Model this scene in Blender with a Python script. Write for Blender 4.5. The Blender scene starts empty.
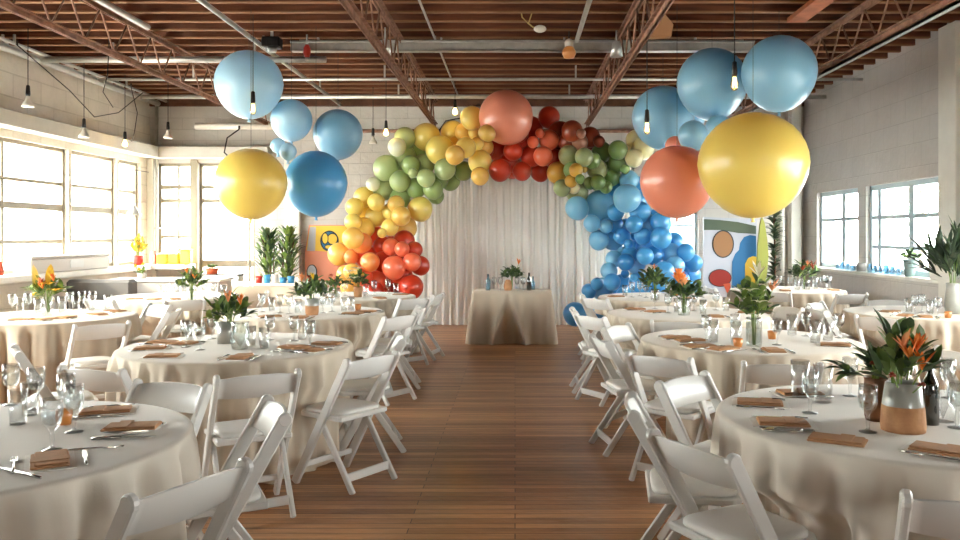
import bpy, bmesh, math, random
from mathutils import Vector, Matrix
from bpy_extras.object_utils import world_to_camera_view
random.seed(7)
PI = math.pi
S = bpy.context.scene
COL = S.collection

# ------------------------------------------------------------------ camera
F, VX, VY, H = 820.0, 515.0, 235.0, 1.53
cam_d = bpy.data.cameras.new('camera')
cam = bpy.data.objects.new('camera', cam_d); COL.objects.link(cam)
cam.location = (0, 0, H); cam.rotation_euler = (PI/2, 0, 0)
cam_d.sensor_width = 36; cam_d.lens = F/960*36
cam_d.shift_x = (480-VX)/960; cam_d.shift_y = -(270-VY)/960
cam_d.clip_end = 300; cam_d.clip_start = .05
S.camera = cam

def at(px, py, Y):                 # photo pixel + distance -> point in the room
    return Vector(((px-VX)*Y/F, Y, H-(py-VY)*Y/F))
def flat(px, py, z=.76):           # photo pixel on a horizontal plane
    Y = (H-z)*F/(py-VY)
    return Vector(((px-VX)*Y/F, Y, z))
def proj(p):
    return (VX+F*p[0]/p[1], VY+F*(H-p[2])/p[1])

# ------------------------------------------------------------------ materials
def lin(c):
    def f(v): return v/12.92 if v <= .04045 else ((v+.055)/1.055)**2.4
    if isinstance(c, str): c = tuple(int(c[i:i+2], 16) for i in (1, 3, 5))
    return tuple(f(v/255) for v in c)+(1,)
def nmat(name):
    m = bpy.data.materials.new(name); m.use_nodes = True
    nt = m.node_tree; b = nt.nodes['Principled BSDF']
    return m, nt, b
def N(nt, t, **kw):
    n = nt.nodes.new(t)
    for k, v in kw.items():
        if hasattr(n, k) and k not in ('Scale',): setattr(n, k, v)
        else: n.inputs[k].default_value = v
    return n
def mat(name, col, rough=.5, metal=0, noise=0, scale=8, bump=0, bscale=40, coat=0, col2=None, sheen=0, emit=None, estr=0, trans=0, stretch=None):
    m, nt, b = nmat(name)
    b.inputs['Base Color'].default_value = lin(col)
    b.inputs['Roughness'].default_value = rough
    b.inputs['Metallic'].default_value = metal
    if coat: b.inputs['Coat Weight'].default_value = coat; b.inputs['Coat Roughness'].default_value = .12
    if sheen: b.inputs['Sheen Weight'].default_value = sheen
    if trans: b.inputs['Subsurface Weight'].default_value = trans; b.inputs['Subsurface Radius'].default_value = (.05, .05, .05)
    if emit: b.inputs['Emission Color'].default_value = lin(emit); b.inputs['Emission Strength'].default_value = estr
    tc = N(nt, 'ShaderNodeTexCoord'); src = tc.outputs['Object']
    if stretch:
        mp = N(nt, 'ShaderNodeMapping'); mp.inputs['Scale'].default_value = stretch
        nt.links.new(src, mp.inputs['Vector']); src = mp.outputs['Vector']
    if noise or col2:
        nz = N(nt, 'ShaderNodeTexNoise'); nz.inputs['Scale'].default_value = scale; nz.inputs['Detail'].default_value = 5
        nt.links.new(src, nz.inputs['Vector'])
        rp = N(nt, 'ShaderNodeValToRGB')
        c1 = lin(col); c2 = lin(col2) if col2 else tuple(v*(1-noise) for v in c1[:3])+(1,)
        rp.color_ramp.elements[0].position = .35; rp.color_ramp.elements[1].position = .65
        rp.color_ramp.elements[0].color = c2; rp.color_ramp.elements[1].color = c1
        nt.links.new(nz.outputs['Fac'], rp.inputs['Fac']); nt.links.new(rp.outputs['Color'], b.inputs['Base Color'])
    if bump:
        nz = N(nt, 'ShaderNodeTexNoise'); nz.inputs['Scale'].default_value = bscale; nz.inputs['Detail'].default_value = 4
        nt.links.new(src, nz.inputs['Vector'])
        bp = N(nt, 'ShaderNodeBump'); bp.inputs['Strength'].default_value = bump; bp.inputs['Distance'].default_value = .02
        nt.links.new(nz.outputs['Fac'], bp.inputs['Height']); nt.links.new(bp.outputs['Normal'], b.inputs['Normal'])
    return m
def brick_mat(name, axes, c1, c2, mortar, bw, rh, msize, rough, bump=.4, noise=.12, nscale=3.0, spec=.5, nstretch=None, mix_fac=.5):
    m, nt, b = nmat(name)
    tc = N(nt, 'ShaderNodeTexCoord'); sp = N(nt, 'ShaderNodeSeparateXYZ'); cb = N(nt, 'ShaderNodeCombineXYZ')
    nt.links.new(tc.outputs['Object'], sp.inputs[0])
    nt.links.new(sp.outputs[axes[0]], cb.inputs[0]); nt.links.new(sp.outputs[axes[1]], cb.inputs[1])
    bt = N(nt, 'ShaderNodeTexBrick')
    bt.inputs['Scale'].default_value = 1; bt.inputs['Brick Width'].default_value = bw; bt.inputs['Row Height'].default_value = rh
    bt.inputs['Mortar Size'].default_value = msize; bt.inputs['Mortar Smooth'].default_value = .3
    bt.inputs['Color1'].default_value = lin(c1); bt.inputs['Color2'].default_value = lin(c2); bt.inputs['Mortar'].default_value = lin(mortar)
    bt.offset = .5 if rh > .1 else .37
    nt.links.new(cb.outputs[0], bt.inputs['Vector'])
    nz = N(nt, 'ShaderNodeTexNoise'); nz.inputs['Scale'].default_value = nscale; nz.inputs['Detail'].default_value = 6; nz.inputs['Roughness'].default_value = .65
    src = tc.outputs['Object']
    if nstretch:
        mp = N(nt, 'ShaderNodeMapping'); mp.inputs['Scale'].default_value = nstretch
        nt.links.new(src, mp.inputs['Vector']); src = mp.outputs['Vector']
    nt.links.new(src, nz.inputs['Vector'])
    rp = N(nt, 'ShaderNodeValToRGB')
    rp.color_ramp.elements[0].position = .3; rp.color_ramp.elements[1].position = .7
    k = 1-noise
    rp.color_ramp.elements[0].color = (k, k, k, 1); rp.color_ramp.elements[1].color = (1, 1, 1, 1)
    nt.links.new(nz.outputs['Fac'], rp.inputs['Fac'])
    mx = N(nt, 'ShaderNodeMix', data_type='RGBA', blend_type='MULTIPLY'); mx.inputs['Factor'].default_value = 1
    nt.links.new(bt.outputs['Color'], mx.inputs['A']); nt.links.new(rp.outputs['Color'], mx.inputs['B'])
    nt.links.new(mx.outputs['Result'], b.inputs['Base Color'])
    b.inputs['Roughness'].default_value = rough; b.inputs['Specular IOR Level'].default_value = spec
    ad = N(nt, 'ShaderNodeMath', operation='MULTIPLY_ADD')
    nt.links.new(bt.outputs['Fac'], ad.inputs[0]); ad.inputs[1].default_value = -1
    nz2 = N(nt, 'ShaderNodeTexNoise'); nz2.inputs['Scale'].default_value = 14; nz2.inputs['Detail'].default_value = 5
    nt.links.new(tc.outputs['Object'], nz2.inputs['Vector']); nt.links.new(nz2.outputs['Fac'], ad.inputs[2])
    bp = N(nt, 'ShaderNodeBump'); bp.inputs['Strength'].default_value = bump; bp.inputs['Distance'].default_value = .012
    nt.links.new(ad.outputs[0], bp.inputs['Height']); nt.links.new(bp.outputs['Normal'], b.inputs['Normal'])
    return m
def glass_mat(name, tint=(235, 242, 244), gl=.25, rough=.03):
    m = bpy.data.materials.new(name); m.use_nodes = True
    nt = m.node_tree; nt.nodes.clear()
    o = N(nt, 'ShaderNodeOutputMaterial'); t = N(nt, 'ShaderNodeBsdfTransparent'); g = N(nt, 'ShaderNodeBsdfGlossy')
    t.inputs['Color'].default_value = lin(tint); g.inputs['Roughness'].default_value = rough
    lw = N(nt, 'ShaderNodeLayerWeight'); lw.inputs['Blend'].default_value = .35
    mu = N(nt, 'ShaderNodeMath', operation='MULTIPLY_ADD'); mu.inputs[1].default_value = gl*1.6; mu.inputs[2].default_value = gl*.18
    nt.links.new(lw.outputs['Facing'], mu.inputs[0])
    mx = N(nt, 'ShaderNodeMixShader')
    nt.links.new(mu.outputs[0], mx.inputs[0]); nt.links.new(t.outputs[0], mx.inputs[1]); nt.links.new(g.outputs[0], mx.inputs[2])
    nt.links.new(mx.outputs[0], o.inputs['Surface'])
    return m
def cloth_trans(name, col, tr=.35, rough=.9):
    m = bpy.data.materials.new(name); m.use_nodes = True
    nt = m.node_tree; nt.nodes.clear()
    o = N(nt, 'ShaderNodeOutputMaterial'); d = N(nt, 'ShaderNodeBsdfDiffuse'); t = N(nt, 'ShaderNodeBsdfTranslucent')
    d.inputs['Color'].default_value = lin(col); t.inputs['Color'].default_value = lin(col)
    mx = N(nt, 'ShaderNodeMixShader'); mx.inputs[0].default_value = tr
    nt.links.new(d.outputs[0], mx.inputs[1]); nt.links.new(t.outputs[0], mx.inputs[2]); nt.links.new(mx.outputs[0], o.inputs['Surface'])
    return m

M = {}
M['wall_side_left'] = brick_mat('whitewashed_brick', (1, 2), (230, 221, 206), (224, 214, 199), (212, 202, 186), .62, .3, .01, .9, .8, .16, 2.2)
M['wall_side_right'] = brick_mat('painted_block_right', (1, 2), (198, 192, 186), (195, 189, 183), (183, 177, 170), .42, .3, .006, .85, .5, .1, 2.0)
M['wall_far'] = brick_mat('painted_block_back', (0, 2), (206, 200, 192), (202, 196, 188), (190, 184, 176), .42, .2, .006, .85, .5, .1, 2.0)
M['floor'] = brick_mat('oak_strip_floor', (0, 1), (214, 156, 106), (156, 102, 62), (84, 54, 34), 1.5, .075, .003, .36, .3, .5, 1.4, .45, (1.2, 14, 1))
M['white_trim'] = mat('white_trim', (228, 224, 214), .6, noise=.06, scale=5)
M['cream_frame'] = mat('cream_frame', (150, 140, 120), .65)
M['joist_edge'] = mat('joist_pale_edge', (150, 104, 70), .9, noise=.3, scale=4, stretch=(.6, 6, 6))  # paler strip along the bottom edge of each joist
M['leaf_k'] = mat('leaf_blackish', (56, 72, 48), .5, col2=(36, 50, 36), scale=12)
M['ledge'] = mat('ledge_paint', (206, 200, 188), .65, noise=.06, scale=5)
M['blue_frame'] = mat('blue_grey_frame', (176, 192, 198), .5)
M['joist'] = mat('joist_wood', (112, 60, 34), .85, col2=(72, 38, 21), scale=3, stretch=(.6, 6, 6), bump=.3)
M['deck'] = mat('deck_wood', (74, 38, 23), .9, col2=(44, 24, 15), scale=4, stretch=(.5, 5, 1))
M['rust'] = mat('rusty_steel', (160, 118, 94), .75, col2=(122, 82, 62), scale=9, bump=.3)
M['darkwood'] = mat('dark_wood_strip', (104, 66, 44), .8, noise=.4, scale=6)
M['conduit'] = mat('galvanised_conduit', (196, 192, 184), .38, metal=.55, noise=.15, scale=12)
M['tray'] = mat('grey_tray_metal', (188, 182, 172), .45, metal=.35, noise=.2, scale=10)
M['black'] = mat('black_plastic', (24, 22, 21), .5)
M['wire'] = mat('dark_wire', (44, 34, 28), .6)
M['pane'] = glass_mat('window_glass', (246, 250, 250), .1)
M['glass'] = glass_mat('drinking_glass', (252, 253, 253), .36)
M['vglass'] = glass_mat('vase_glass', (246, 250, 249), .42)
M['water'] = glass_mat('water', (250, 253, 254), .2)
M['bottle'] = glass_mat('dark_bottle_glass', (40, 56, 44), .5)
M['bottle_blue'] = glass_mat('pale_blue_bottle', (170, 206, 224), .4)
M['amber'] = mat('amber_candle_glass', (178, 112, 60), .3, coat=.5, emit=(255, 170, 80), estr=.02)
M['curtain'] = cloth_trans('sheer_ivory_curtain', (247, 244, 238), .3)
M['linen'] = mat('cream_linen', (204, 190, 170), .92, sheen=.2, bump=.04, bscale=260, noise=.05, scale=3)
M['linen_w'] = mat('white_linen', (222, 212, 198), .92, sheen=.2, bump=.04, bscale=260, noise=.04, scale=3)
M['linen_t'] = mat('taupe_linen', (186, 170, 150), .92, sheen=.2, bump=.04, bscale=260, noise=.05, scale=3)
M['resin'] = mat('white_resin', (210, 207, 202), .38, coat=.1)
M['vinyl'] = mat('white_vinyl', (216, 212, 206), .45, bump=.05, bscale=80)
M['kraft'] = mat('brown_napkin', (186, 138, 96), .9, noise=.12, scale=30, bump=.2, bscale=200)
M['card'] = mat('white_card', (236, 230, 220), .8)
M['steel'] = mat('cutlery_steel', (205, 203, 198), .2, metal=.9)
M['china'] = mat('grey_china', (206, 204, 200), .25, coat=.4)
M['leaf'] = mat('leaf_green', (122, 146, 78), .5, col2=(84, 112, 58), scale=12, coat=.15)
M['leaf_d'] = mat('leaf_dark', (84, 106, 66), .5, col2=(54, 76, 50), scale=12, coat=.15)
M['leaf_l'] = mat('leaf_lime', (140, 160, 74), .5, col2=(96, 128, 54), scale=12)
M['orange'] = mat('orange_petal', (240, 150, 62), .55, col2=(226, 112, 48), scale=20)
M['peach'] = mat('peach_petal', (238, 168, 110), .55, col2=(230, 140, 92), scale=20)
M['yellowp'] = mat('yellow_petal', (244, 200, 48), .55, col2=(226, 170, 40), scale=20)
M['whitep'] = mat('cream_petal', (238, 232, 206), .55)
M['redp'] = mat('rust_petal', (176, 72, 40), .6)
M['clay'] = mat('raw_clay', (188, 138, 96), .8, col2=(166, 116, 78), scale=14, bump=.2)
M['glaze'] = mat('pale_grey_glaze', (158, 158, 150), .3, coat=.4, noise=.08, scale=14)
M['brownpot'] = mat('brown_stoneware', (138, 92, 62), .5, coat=.2, noise=.2, scale=10)
M['silver'] = mat('brushed_silver', (190, 188, 184), .3, metal=.7)
M['bulbglow'] = mat('filament_bulb', (255, 220, 150), .2, emit=(255, 206, 110), estr=5)
M['bulbclear'] = glass_mat('bulb_glass', (255, 244, 220), .4)
M['porcelain'] = mat('porcelain', (220, 212, 200), .4, coat=.3)
M['cardboard'] = mat('cardboard', (172, 126, 88), .9)
M['redplastic'] = mat('red_plastic', (176, 44, 28), .5)
M['yelplastic'] = mat('yellow_plastic', (242, 198, 58), .5)
M['greybox'] = mat('grey_laminate', (188, 180, 172), .6)
M['darkgrey'] = mat('charcoal_fabric', (110, 106, 102), .9)
M['bluep'] = mat('sky_blue_paint', (64, 142, 190), .6)
M['yellowcord'] = mat('yellow_cord', (196, 164, 96), .6)

# ------------------------------------------------------------------ mesh builder
class B:
    def __init__(s): s.v = []; s.f = []; s.mi = []; s.sm = []
    def add(s, vs, fs, mi=0, sm=True):
        b = len(s.v); s.v += [tuple(v) for v in vs]
        for f in fs: s.f.append(tuple(b+i for i in f)); s.mi.append(mi); s.sm.append(sm)
    def box(s, c, d, mi=0, rot=None, sm=False):
        hx, hy, hz = d[0]/2, d[1]/2, d[2]/2
        vs = [Vector((x, y, z)) for x in (-hx, hx) for y in (-hy, hy) for z in (-hz, hz)]
        if rot is not None: vs = [rot @ v for v in vs]
        vs = [v+Vector(c) for v in vs]
        s.add(vs, [(0, 1, 3, 2), (4, 6, 7, 5), (0, 4, 5, 1), (2, 3, 7, 6), (0, 2, 6, 4), (1, 5, 7, 3)], mi, sm)
    def box2(s, a, b, mi=0):
        s.box([(a[i]+b[i])/2 for i in range(3)], [abs(b[i]-a[i]) for i in range(3)], mi)
    def beam(s, p, q, w, t, up=(1, 0, 0), mi=0):      # rectangular bar from p to q, w along `up`
        p, q = Vector(p), Vector(q); d = (q-p).normalized(); u = Vector(up); u = (u-d*u.dot(d)).normalized(); n = d.cross(u)
        vs = [e+u*(a*w/2)+n*(b*t/2) for e in (p, q) for a, b in ((-1, -1), (1, -1), (1, 1), (-1, 1))]
        s.add(vs, [(3, 2, 1, 0), (4, 5, 6, 7), (0, 1, 5, 4), (1, 2, 6, 5), (2, 3, 7, 6), (3, 0, 4, 7)], mi, False)
    def tube(s, pts, r, n=8, mi=0, cap=True):
        pts = [Vector(p) for p in pts]; k = len(pts); rr = r if isinstance(r, (list, tuple)) else [r]*k
        vs = []; u = None
        for i, p in enumerate(pts):
            d = (pts[min(i+1, k-1)]-pts[max(i-1, 0)])
            d = d.normalized() if d.length > 1e-9 else Vector((0, 0, 1))
            if u is None: u = d.orthogonal().normalized()
            else:
                u = u-d*u.dot(d); u = u.normalized() if u.length > 1e-6 else d.orthogonal().normalized()
            w = d.cross(u)
            for j in range(n):
                a = 2*PI*j/n; vs.append(p+(u*math.cos(a)+w*math.sin(a))*rr[i])
        fs = [(i*n+j, i*n+(j+1) % n, (i+1)*n+(j+1) % n, (i+1)*n+j) for i in range(k-1) for j in range(n)]
        if cap: fs += [tuple(range(n-1, -1, -1)), tuple((k-1)*n+j for j in range(n))]
        s.add(vs, fs, mi, True)
    def lathe(s, prof, n=20, c=(0, 0, 0), mi=0, mis=None, sq=None):
        vs = []; k = len(prof)
        for r, z in prof:
            for j in range(n):
                a = 2*PI*j/n; vs.append((c[0]+r*math.cos(a), c[1]+r*math.sin(a), c[2]+z))
        b = len(s.v); s.v += vs
        for i in range(k-1):
            for j in range(n):
                s.f.append((b+i*n+j, b+i*n+(j+1) % n, b+(i+1)*n+(j+1) % n, b+(i+1)*n+j))
                s.mi.append(mis[i] if mis else mi); s.sm.append(True)
        if prof[0][0] > 1e-4: s.f.append(tuple(b+j for j in range(n-1, -1, -1))); s.mi.append(mis[0] if mis else mi); s.sm.append(False)
        if prof[-1][0] > 1e-4: s.f.append(tuple(b+(k-1)*n+j for j in range(n))); s.mi.append(mis[-1] if mis else mi); s.sm.append(False)
    def ball(s, c, r, n=12, m=8, mi=0, sc=(1, 1, 1)):
        prof = []
        vs = [(c[0], c[1], c[2]-r*sc[2])]
        for i in range(1, m):
            t = -PI/2+PI*i/m
            for j in range(n):
                a = 2*PI*j/n; vs.append((c[0]+r*sc[0]*math.cos(t)*math.cos(a), c[1]+r*sc[1]*math.cos(t)*math.sin(a), c[2]+r*sc[2]*math.sin(t)))
        vs.append((c[0], c[1], c[2]+r*sc[2])); L = len(vs)-1
        fs = [(0, 1+(j+1) % n, 1+j) for j in range(n)]
        for i in range(m-2):
            for j in range(n): fs.append((1+i*n+j, 1+i*n+(j+1) % n, 1+(i+1)*n+(j+1) % n, 1+(i+1)*n+j))
        fs += [(L, 1+(m-2)*n+j, 1+(m-2)*n+(j+1) % n) for j in range(n)]
        s.add(vs, fs, mi, True)
    def prism(s, pts, n, t, mi=0):                 # planar outline (3D points) pushed along n by t
        pts = [Vector(p) for p in pts]; n = Vector(n).normalized()*t; k = len(pts)
        vs = pts+[p+n for p in pts]
        fs = [tuple(range(k-1, -1, -1)), tuple(range(k, 2*k))]+[(i, (i+1) % k, k+(i+1) % k, k+i) for i in range(k)]
        s.add(vs, fs, mi, False)
    def leaf(s, base, d, L, W, droop=.3, mi=0, seg=4, fold=.15):
        d = Vector(d).normalized(); base = Vector(base)
        side = d.cross(Vector((0, 0, 1))); side = side.normalized() if side.length > 1e-3 else Vector((1, 0, 0))
        nrm = side.cross(d); vs = []
        for i in range(seg+1):
            t = i/seg; w = W*math.sin(PI*min(1, t*.9+.07))**.8*(1 if t < 1 else .05)
            p = base+d*(L*t)-Vector((0, 0, 1))*(droop*L*t*t)
            vs += [p-side*w/2+nrm*(w*fold), p, p+side*w/2+nrm*(w*fold)]
        fs = []
        for i in range(seg):
            a = i*3; fs += [(a, a+1, a+4, a+3), (a+1, a+2, a+5, a+4)]
        s.add(vs, fs, mi, True)
    def build(s, name, mats, parent=None, bevel=0, loc=None, segs=1):
        me = bpy.data.meshes.new(name); me.from_pydata(s.v, [], s.f)
        if not isinstance(mats, (list, tuple)): mats = [mats]
        for m in mats: me.materials.append(M[m] if isinstance(m, str) else m)
        me.polygons.foreach_set('material_index', s.mi); me.polygons.foreach_set('use_smooth', s.sm)
        bm = bmesh.new(); bm.from_mesh(me)
        if bevel: bmesh.ops.bevel(bm, geom=[e for e in bm.edges if e.calc_face_angle(0) > .6], offset=bevel, segments=segs, affect='EDGES', clamp_overlap=True)
        bmesh.ops.recalc_face_normals(bm, faces=bm.faces)
        bm.to_mesh(me); bm.free()
        o = bpy.data.objects.new(name, me); COL.objects.link(o)
        if parent: o.parent = parent
        if loc is not None: o.location = loc
        return o

THINGS = []      # (object, ordering key, label builder)
def tag(o, label, cat, group=None, kind=None):
    o['label'] = label; o['category'] = cat
    if group: o['group'] = group
    if kind: o['kind'] = kind
    return o
def struct(o, lab=None):
    o['kind'] = 'structure'
    return o
def thing(name, loc=(0, 0, 0), rz=0):
    o = bpy.data.objects.new(name, None); COL.objects.link(o); o.location = loc; o.rotation_euler = (0, 0, rz); o.empty_display_size = .1
    return o
def copy_tree(o, parent=None):
    c = o.copy(); COL.objects.link(c)
    if parent: c.parent = parent
    for ch in o.children: copy_tree(ch, c)
    return c
def rank(o, pattern, key, cat, group, axis='x', keep=False):
    """label with {n} filled in by the thing's order among the visible ones of the same key"""
    o['category'] = cat; o['group'] = group
    THINGS.append((o, pattern, key, axis, keep))
ORD = 'first second third fourth fifth sixth seventh eighth ninth tenth eleventh twelfth thirteenth fourteenth fifteenth sixteenth seventeenth eighteenth nineteenth twentieth'.split()

# ------------------------------------------------------------------ room shell
XL, XR, YB, YR, ZC = -6.45, 5.1, 14.5, -3.2, 4.24
b = B(); b.box2((XL-.3, YR-.3, -.12), (XR+.3, YB+.3, 0)); struct(b.build('floor', 'floor'))
ceil = B(); ceil.box2((XL-.3, YR-.3, ZC), (XR+.3, YB+.3, ZC+.12)); ceil = struct(ceil.build('ceiling', 'deck'))
jb = B(); jb.box2((XL, -.028, 3.965), (XR, .028, ZC)); jb.box2((XL, -.03, 3.95), (XR, .03, 3.965), 1)
y = YR+.2; jo = None
while y < YB:
    if jo is None: jo = jb.build('joist', ['joist', 'joist_edge'], ceil)
    else:
        k = jo.copy(); COL.objects.link(k); k.parent = ceil; jo = k
    jo.location = (0, y, 0); jo['kind'] = 'structure'; y += .385

def wall_x(name, x0, x1, openings, z1, m):      # wall lying in a plane of constant X with openings (y0,y1,z0,z1)
    b = B(); y = YR
    for (a, c, z0, zt) in sorted(openings):
        b.box2((x0, y, 0), (x1, a, z1)); b.box2((x0, a, 0), (x1, c, z0)); b.box2((x0, a, zt), (x1, c, z1)); y = c
    b.box2((x0, y, 0), (x1, YB, z1)); return struct(b.build(name, m))
def wall_y(name, y0, y1, openings, z1, m):
    b = B(); x = XL-.3
    for (a, c, z0, zt) in sorted(openings):
        b.box2((x, y0, 0), (a, y1, z1)); b.box2((a, y0, 0), (c, y1, z0)); b.box2((a, y0, zt), (c, y1, z1)); x = c
    b.box2((x, y0, 0), (XR+.3, y1, z1)); return struct(b.build(name, m))
LW = [(11.93, 13.28), (13.36, 14.12), (9.0, 11.85), (6.1, 8.92), (3.2, 6.02)]
wall_x('wall_left', XL-.3, XL, [(a, c, 1.03, 2.77) for a, c in LW], ZC, 'wall_side_left')
RW = [(12.2, 13.85), (9.8, 11.92), (3.2, 7.6)]  # nearest span is an unseen window, added for cool side light
wall_x('wall_right', XR, XR+.3, [(a, c, 1.0, 2.24) for a, c in RW], ZC, 'wall_side_right')
wall_y('wall_back', YB, YB+.3, [(-6.33, -5.72, 1.12, 2.8), (-5.6, -4.6, 0, 2.8), (2.2, 3.24, 1.05, 1.95)], ZC, 'wall_far')
wall_y('wall_front', YR-.3, YR, [(2.9, 4.2, .9, 2.4)], ZC, 'wall_far')

wn = [0]
def window(fixed, span, z0, z1, axis, rails, mulls, m, fw=.05, sgn=1, name=None):
    """frame + glass in a wall opening. axis 'x' : wall of constant X"""
    wn[0] += 1
    nm = name or 'window_%d' % wn[0]
    def P(u, d, z): return (fixed+d*sgn, u, z) if axis == 'x' else (u, fixed+d*sgn, z)
    f = B(); a, c = span
    def bar(u0, u1, za, zb, d0=.06, d1=.14): f.box2(P(u0, d0, za), P(u1, d1, zb))
    bar(a, a+fw, z0, z1); bar(c-fw, c, z0, z1); bar(a, c, z0, z0+fw); bar(a, c, z1-fw, z1)
    for (z, w) in rails: bar(a+fw, c-fw, z-w/2, z+w/2, .07, .13)
    for (u, w) in mulls: bar(u-w/2, u+w/2, z0+fw, z1-fw, .065, .135)
    fo = struct(f.build(nm, m, bevel=.004))
    g = B(); g.box2(P(a+.01, .098, z0+.01), P(c-.01, .102, z1-.01)); g = struct(g.build('pane', 'pane', fo))
    return fo
for a, c in LW:
    L = c-a
    mu = [] if L < 1.5 else [(a+L*.5, .05)]
    window(XL, (a, c), 1.03, 2.77, 'x', [(2.26, .045), (1.92, .09), (1.44, .055)], mu, 'cream_frame', sgn=-1)
for a, c in RW:
    L = c-a; mu = [(a+L*.42, .13)]
    if L > 3: mu.append((a+L*.72, .13))
    elif L > 2: mu.append((a+L*.86, .1))
    window(XR, (a, c), 1.0, 2.24, 'x', [(1.78, .055)] + ([(1.36, .05)] if 2 < L < 3 else []), mu, 'blue_frame', fw=.07)
window(YB, (-6.33, -5.72), 1.12, 2.8, 'y', [(2.38, .07), (2.14, .07), (1.5, .05)], [(-5.98, .03)], 'cream_frame')
window(YB, (2.2, 3.24), 1.05, 1.95, 'y', [(1.7, .03)], [(2.72, .03)], 'blue_frame')
window(YR, (2.9, 4.2), .9, 2.4, 'y', [(1.9, .05)], [(3.55, .05)], 'cream_frame', sgn=-1)  # unseen window behind the camera, added and sized for the light it admits
d1 = window(YB, (-5.6, -4.6), 0.0, 2.8, 'y', [(2.38, .06), (2.14, .07), (1.02, .12), (.2, .3)], [(-4.72, .03)], 'cream_frame', name='door_1')
hb = B(); hb.tube([(-4.72, YB-.0, 1.0), (-4.72, YB-.05, 1.0), (-4.72, YB-.05, 1.25), (-4.72, YB, 1.25)], .012); struct(hb.build('door_handle', 'steel', d1))
# ledges and trims
def trim(n, a, c, m='white_trim', bev=.01):
    b = B(); b.box2(a, c); return struct(b.build('trim_%d' % n, m, bevel=bev))
trim(1, (XL, YR, 2.87), (XL+.26, YB, 3.07), 'ledge')                       # ledge above the left windows
trim(2, (XL+.26, YB-.26, 2.87), (-4.3, YB, 3.07), 'ledge')                 # and across the back
trim(3, (XL, YR, .95), (XL+.36, 13.75, 1.03))                        # left sill
trim(4, (XR-.12, 9.6, .95), (XR, 14.0, 1.0))                      # right sill
trim(5, (XR-.16, 9.2, 0), (XR, 9.58, 3.94))    # pier on the right wall
trim(6, (-4.05, YB-.12, 0), (-3.78, YB, 2.87))                    # pilaster beside the left mural
trim(7, (XL, YB-.14, 0), (-6.34, YB, 2.87))
trim(8, (XL, YB-.05, 3.8), (XR, YB, 3.95), 'darkwood')            # timber plate at the top of the back wall
trim(9, (4.82, YB-.2, 0), (5.0, YB, 3.9))                         # post at the back right corner
trim(10, (-.62-5.1, YB-.06, 0), (-5.6, YB, 2.86), 'cream_frame')
b = B(); b.box2((XL, 0, 0), (XL+.015, YB, .14)); struct(b.build('baseboard_left', 'white_trim'))
b = B(); b.box2((XR-.015, 0, 0), (XR, YB, .14)); struct(b.build('baseboard_right', 'white_trim'))

# ------------------------------------------------------------------ trusses, conduit and fittings under the ceiling
def truss(x, zb, lab, y0=-3, y1=14.45):
    r = thing('ceiling_truss', (x, 0, 0)); tag(r, lab, 'truss', 'open web ceiling trusses')
    for nm, z in (('top_chord', 3.9), ('bottom_chord', zb)):
        c = B()
        for s in (-1, 1):
            yy1 = y1 if nm == 'top_chord' else y1-.15
            c.box2((s*.012, y0, z), (s*.055, yy1, z+.01)); c.box2((s*.012, y0, z-.045), (s*.02, yy1, z+.01))
        c.build(nm, 'rust', r)
    w = B(); pts = []; yy = y0+.1; up = True
    while yy < y1-.2: pts.append((0, yy, 3.88 if up else zb)); yy += .3; up = not up
    w.tube(pts, .011, 6); w.build('web_rod', 'rust', r)
truss(-1.4, 3.46, 'rusty open-web steel truss running to the back wall left of the arch top')
truss(1.26, 3.46, 'rusty open-web steel truss ending above the terracotta balloons right of the arch top')
truss(-4.3, 3.48, 'rusty open-web steel truss above the left tables, passing the hanging blue balloons')
truss(3.62, 3.5, 'rusty open-web steel truss above the right tables, near the right wall')

def pipe(name, pts, r, m, lab, cat, n=8):
    o = thing('hanging_'+name if cat == 'wire' else name); tag(o, lab, cat)
    b = B(); b.tube(pts, r, n); b.build('run', m, o)
    p, q = Vector(pts[0]), Vector(pts[-1])
    if cat == 'wire':
        b = B(); b.tube([p, p+Vector((0, 0, .06))], r*1.6, 6); b.build('hanger', m, o); return o
    L = (q-p).length; k = max(2, int(L/2.6))
    for i in range(k):
        c = p+(q-p)*((i+.5)/k); b = B()
        if abs(p.z-q.z) < .01 and c.y < 14.2 and c.z > 3.5:
            b.box2((c.x-.012, c.y-.012, c.z), (c.x+.012, c.y+.012, 3.97))
        else:
            b.box2((c.x-r-.012, c.y-r*.5, c.z-.012), (c.x+r+.012, YB-.005, c.z+.012))
        b.build('hanger', 'tray', o)
    return o
pipe('conduit', [(-4.12, -3, 3.86), (-4.12, 9.2, 3.86)], .034, 'conduit', 'silver ceiling conduit slanting down to the big pale blue balloon on the left', 'pipe')
pipe('conduit', [(-3.08, -3, 3.83), (-3.08, 14.4, 3.83)], .028, 'conduit', 'silver ceiling conduit passing above the black spotlight box', 'pipe')
pipe('conduit', [(-.98, -3, 3.932), (-.98, 14.4, 3.932)], .014, 'conduit', 'thin conduit along the ceiling just right of the left middle truss', 'pipe')
pipe('conduit', [(.74, -3, 3.86), (.74, 9.84, 3.86)], .028, 'conduit', 'silver ceiling conduit ending at the amber globe fixture', 'pipe')
pipe('conduit', [(3.66, -3, 3.44), (3.66, 13.8, 3.44)], .02, 'conduit', 'white conduit fixed under the truss near the right wall', 'pipe')
pipe('conduit', [(XL+.22, -3, 3.82), (XL+.22, 14.3, 3.82)], .05, 'conduit', 'thick pale conduit along the top of the left wall', 'pipe')
pipe('conduit', [(XL+.36, -3, 3.86), (XL+.36, 14.3, 3.86)], .022, 'conduit', 'thin pale conduit beside the thick one at the left wall top', 'pipe')
pipe('conduit', [(-6.0, 11.8, 3.77), (5, 11.8, 3.77)], .022, 'conduit', 'silver conduit crossing the ceiling behind the metal tray', 'pipe')
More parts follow.
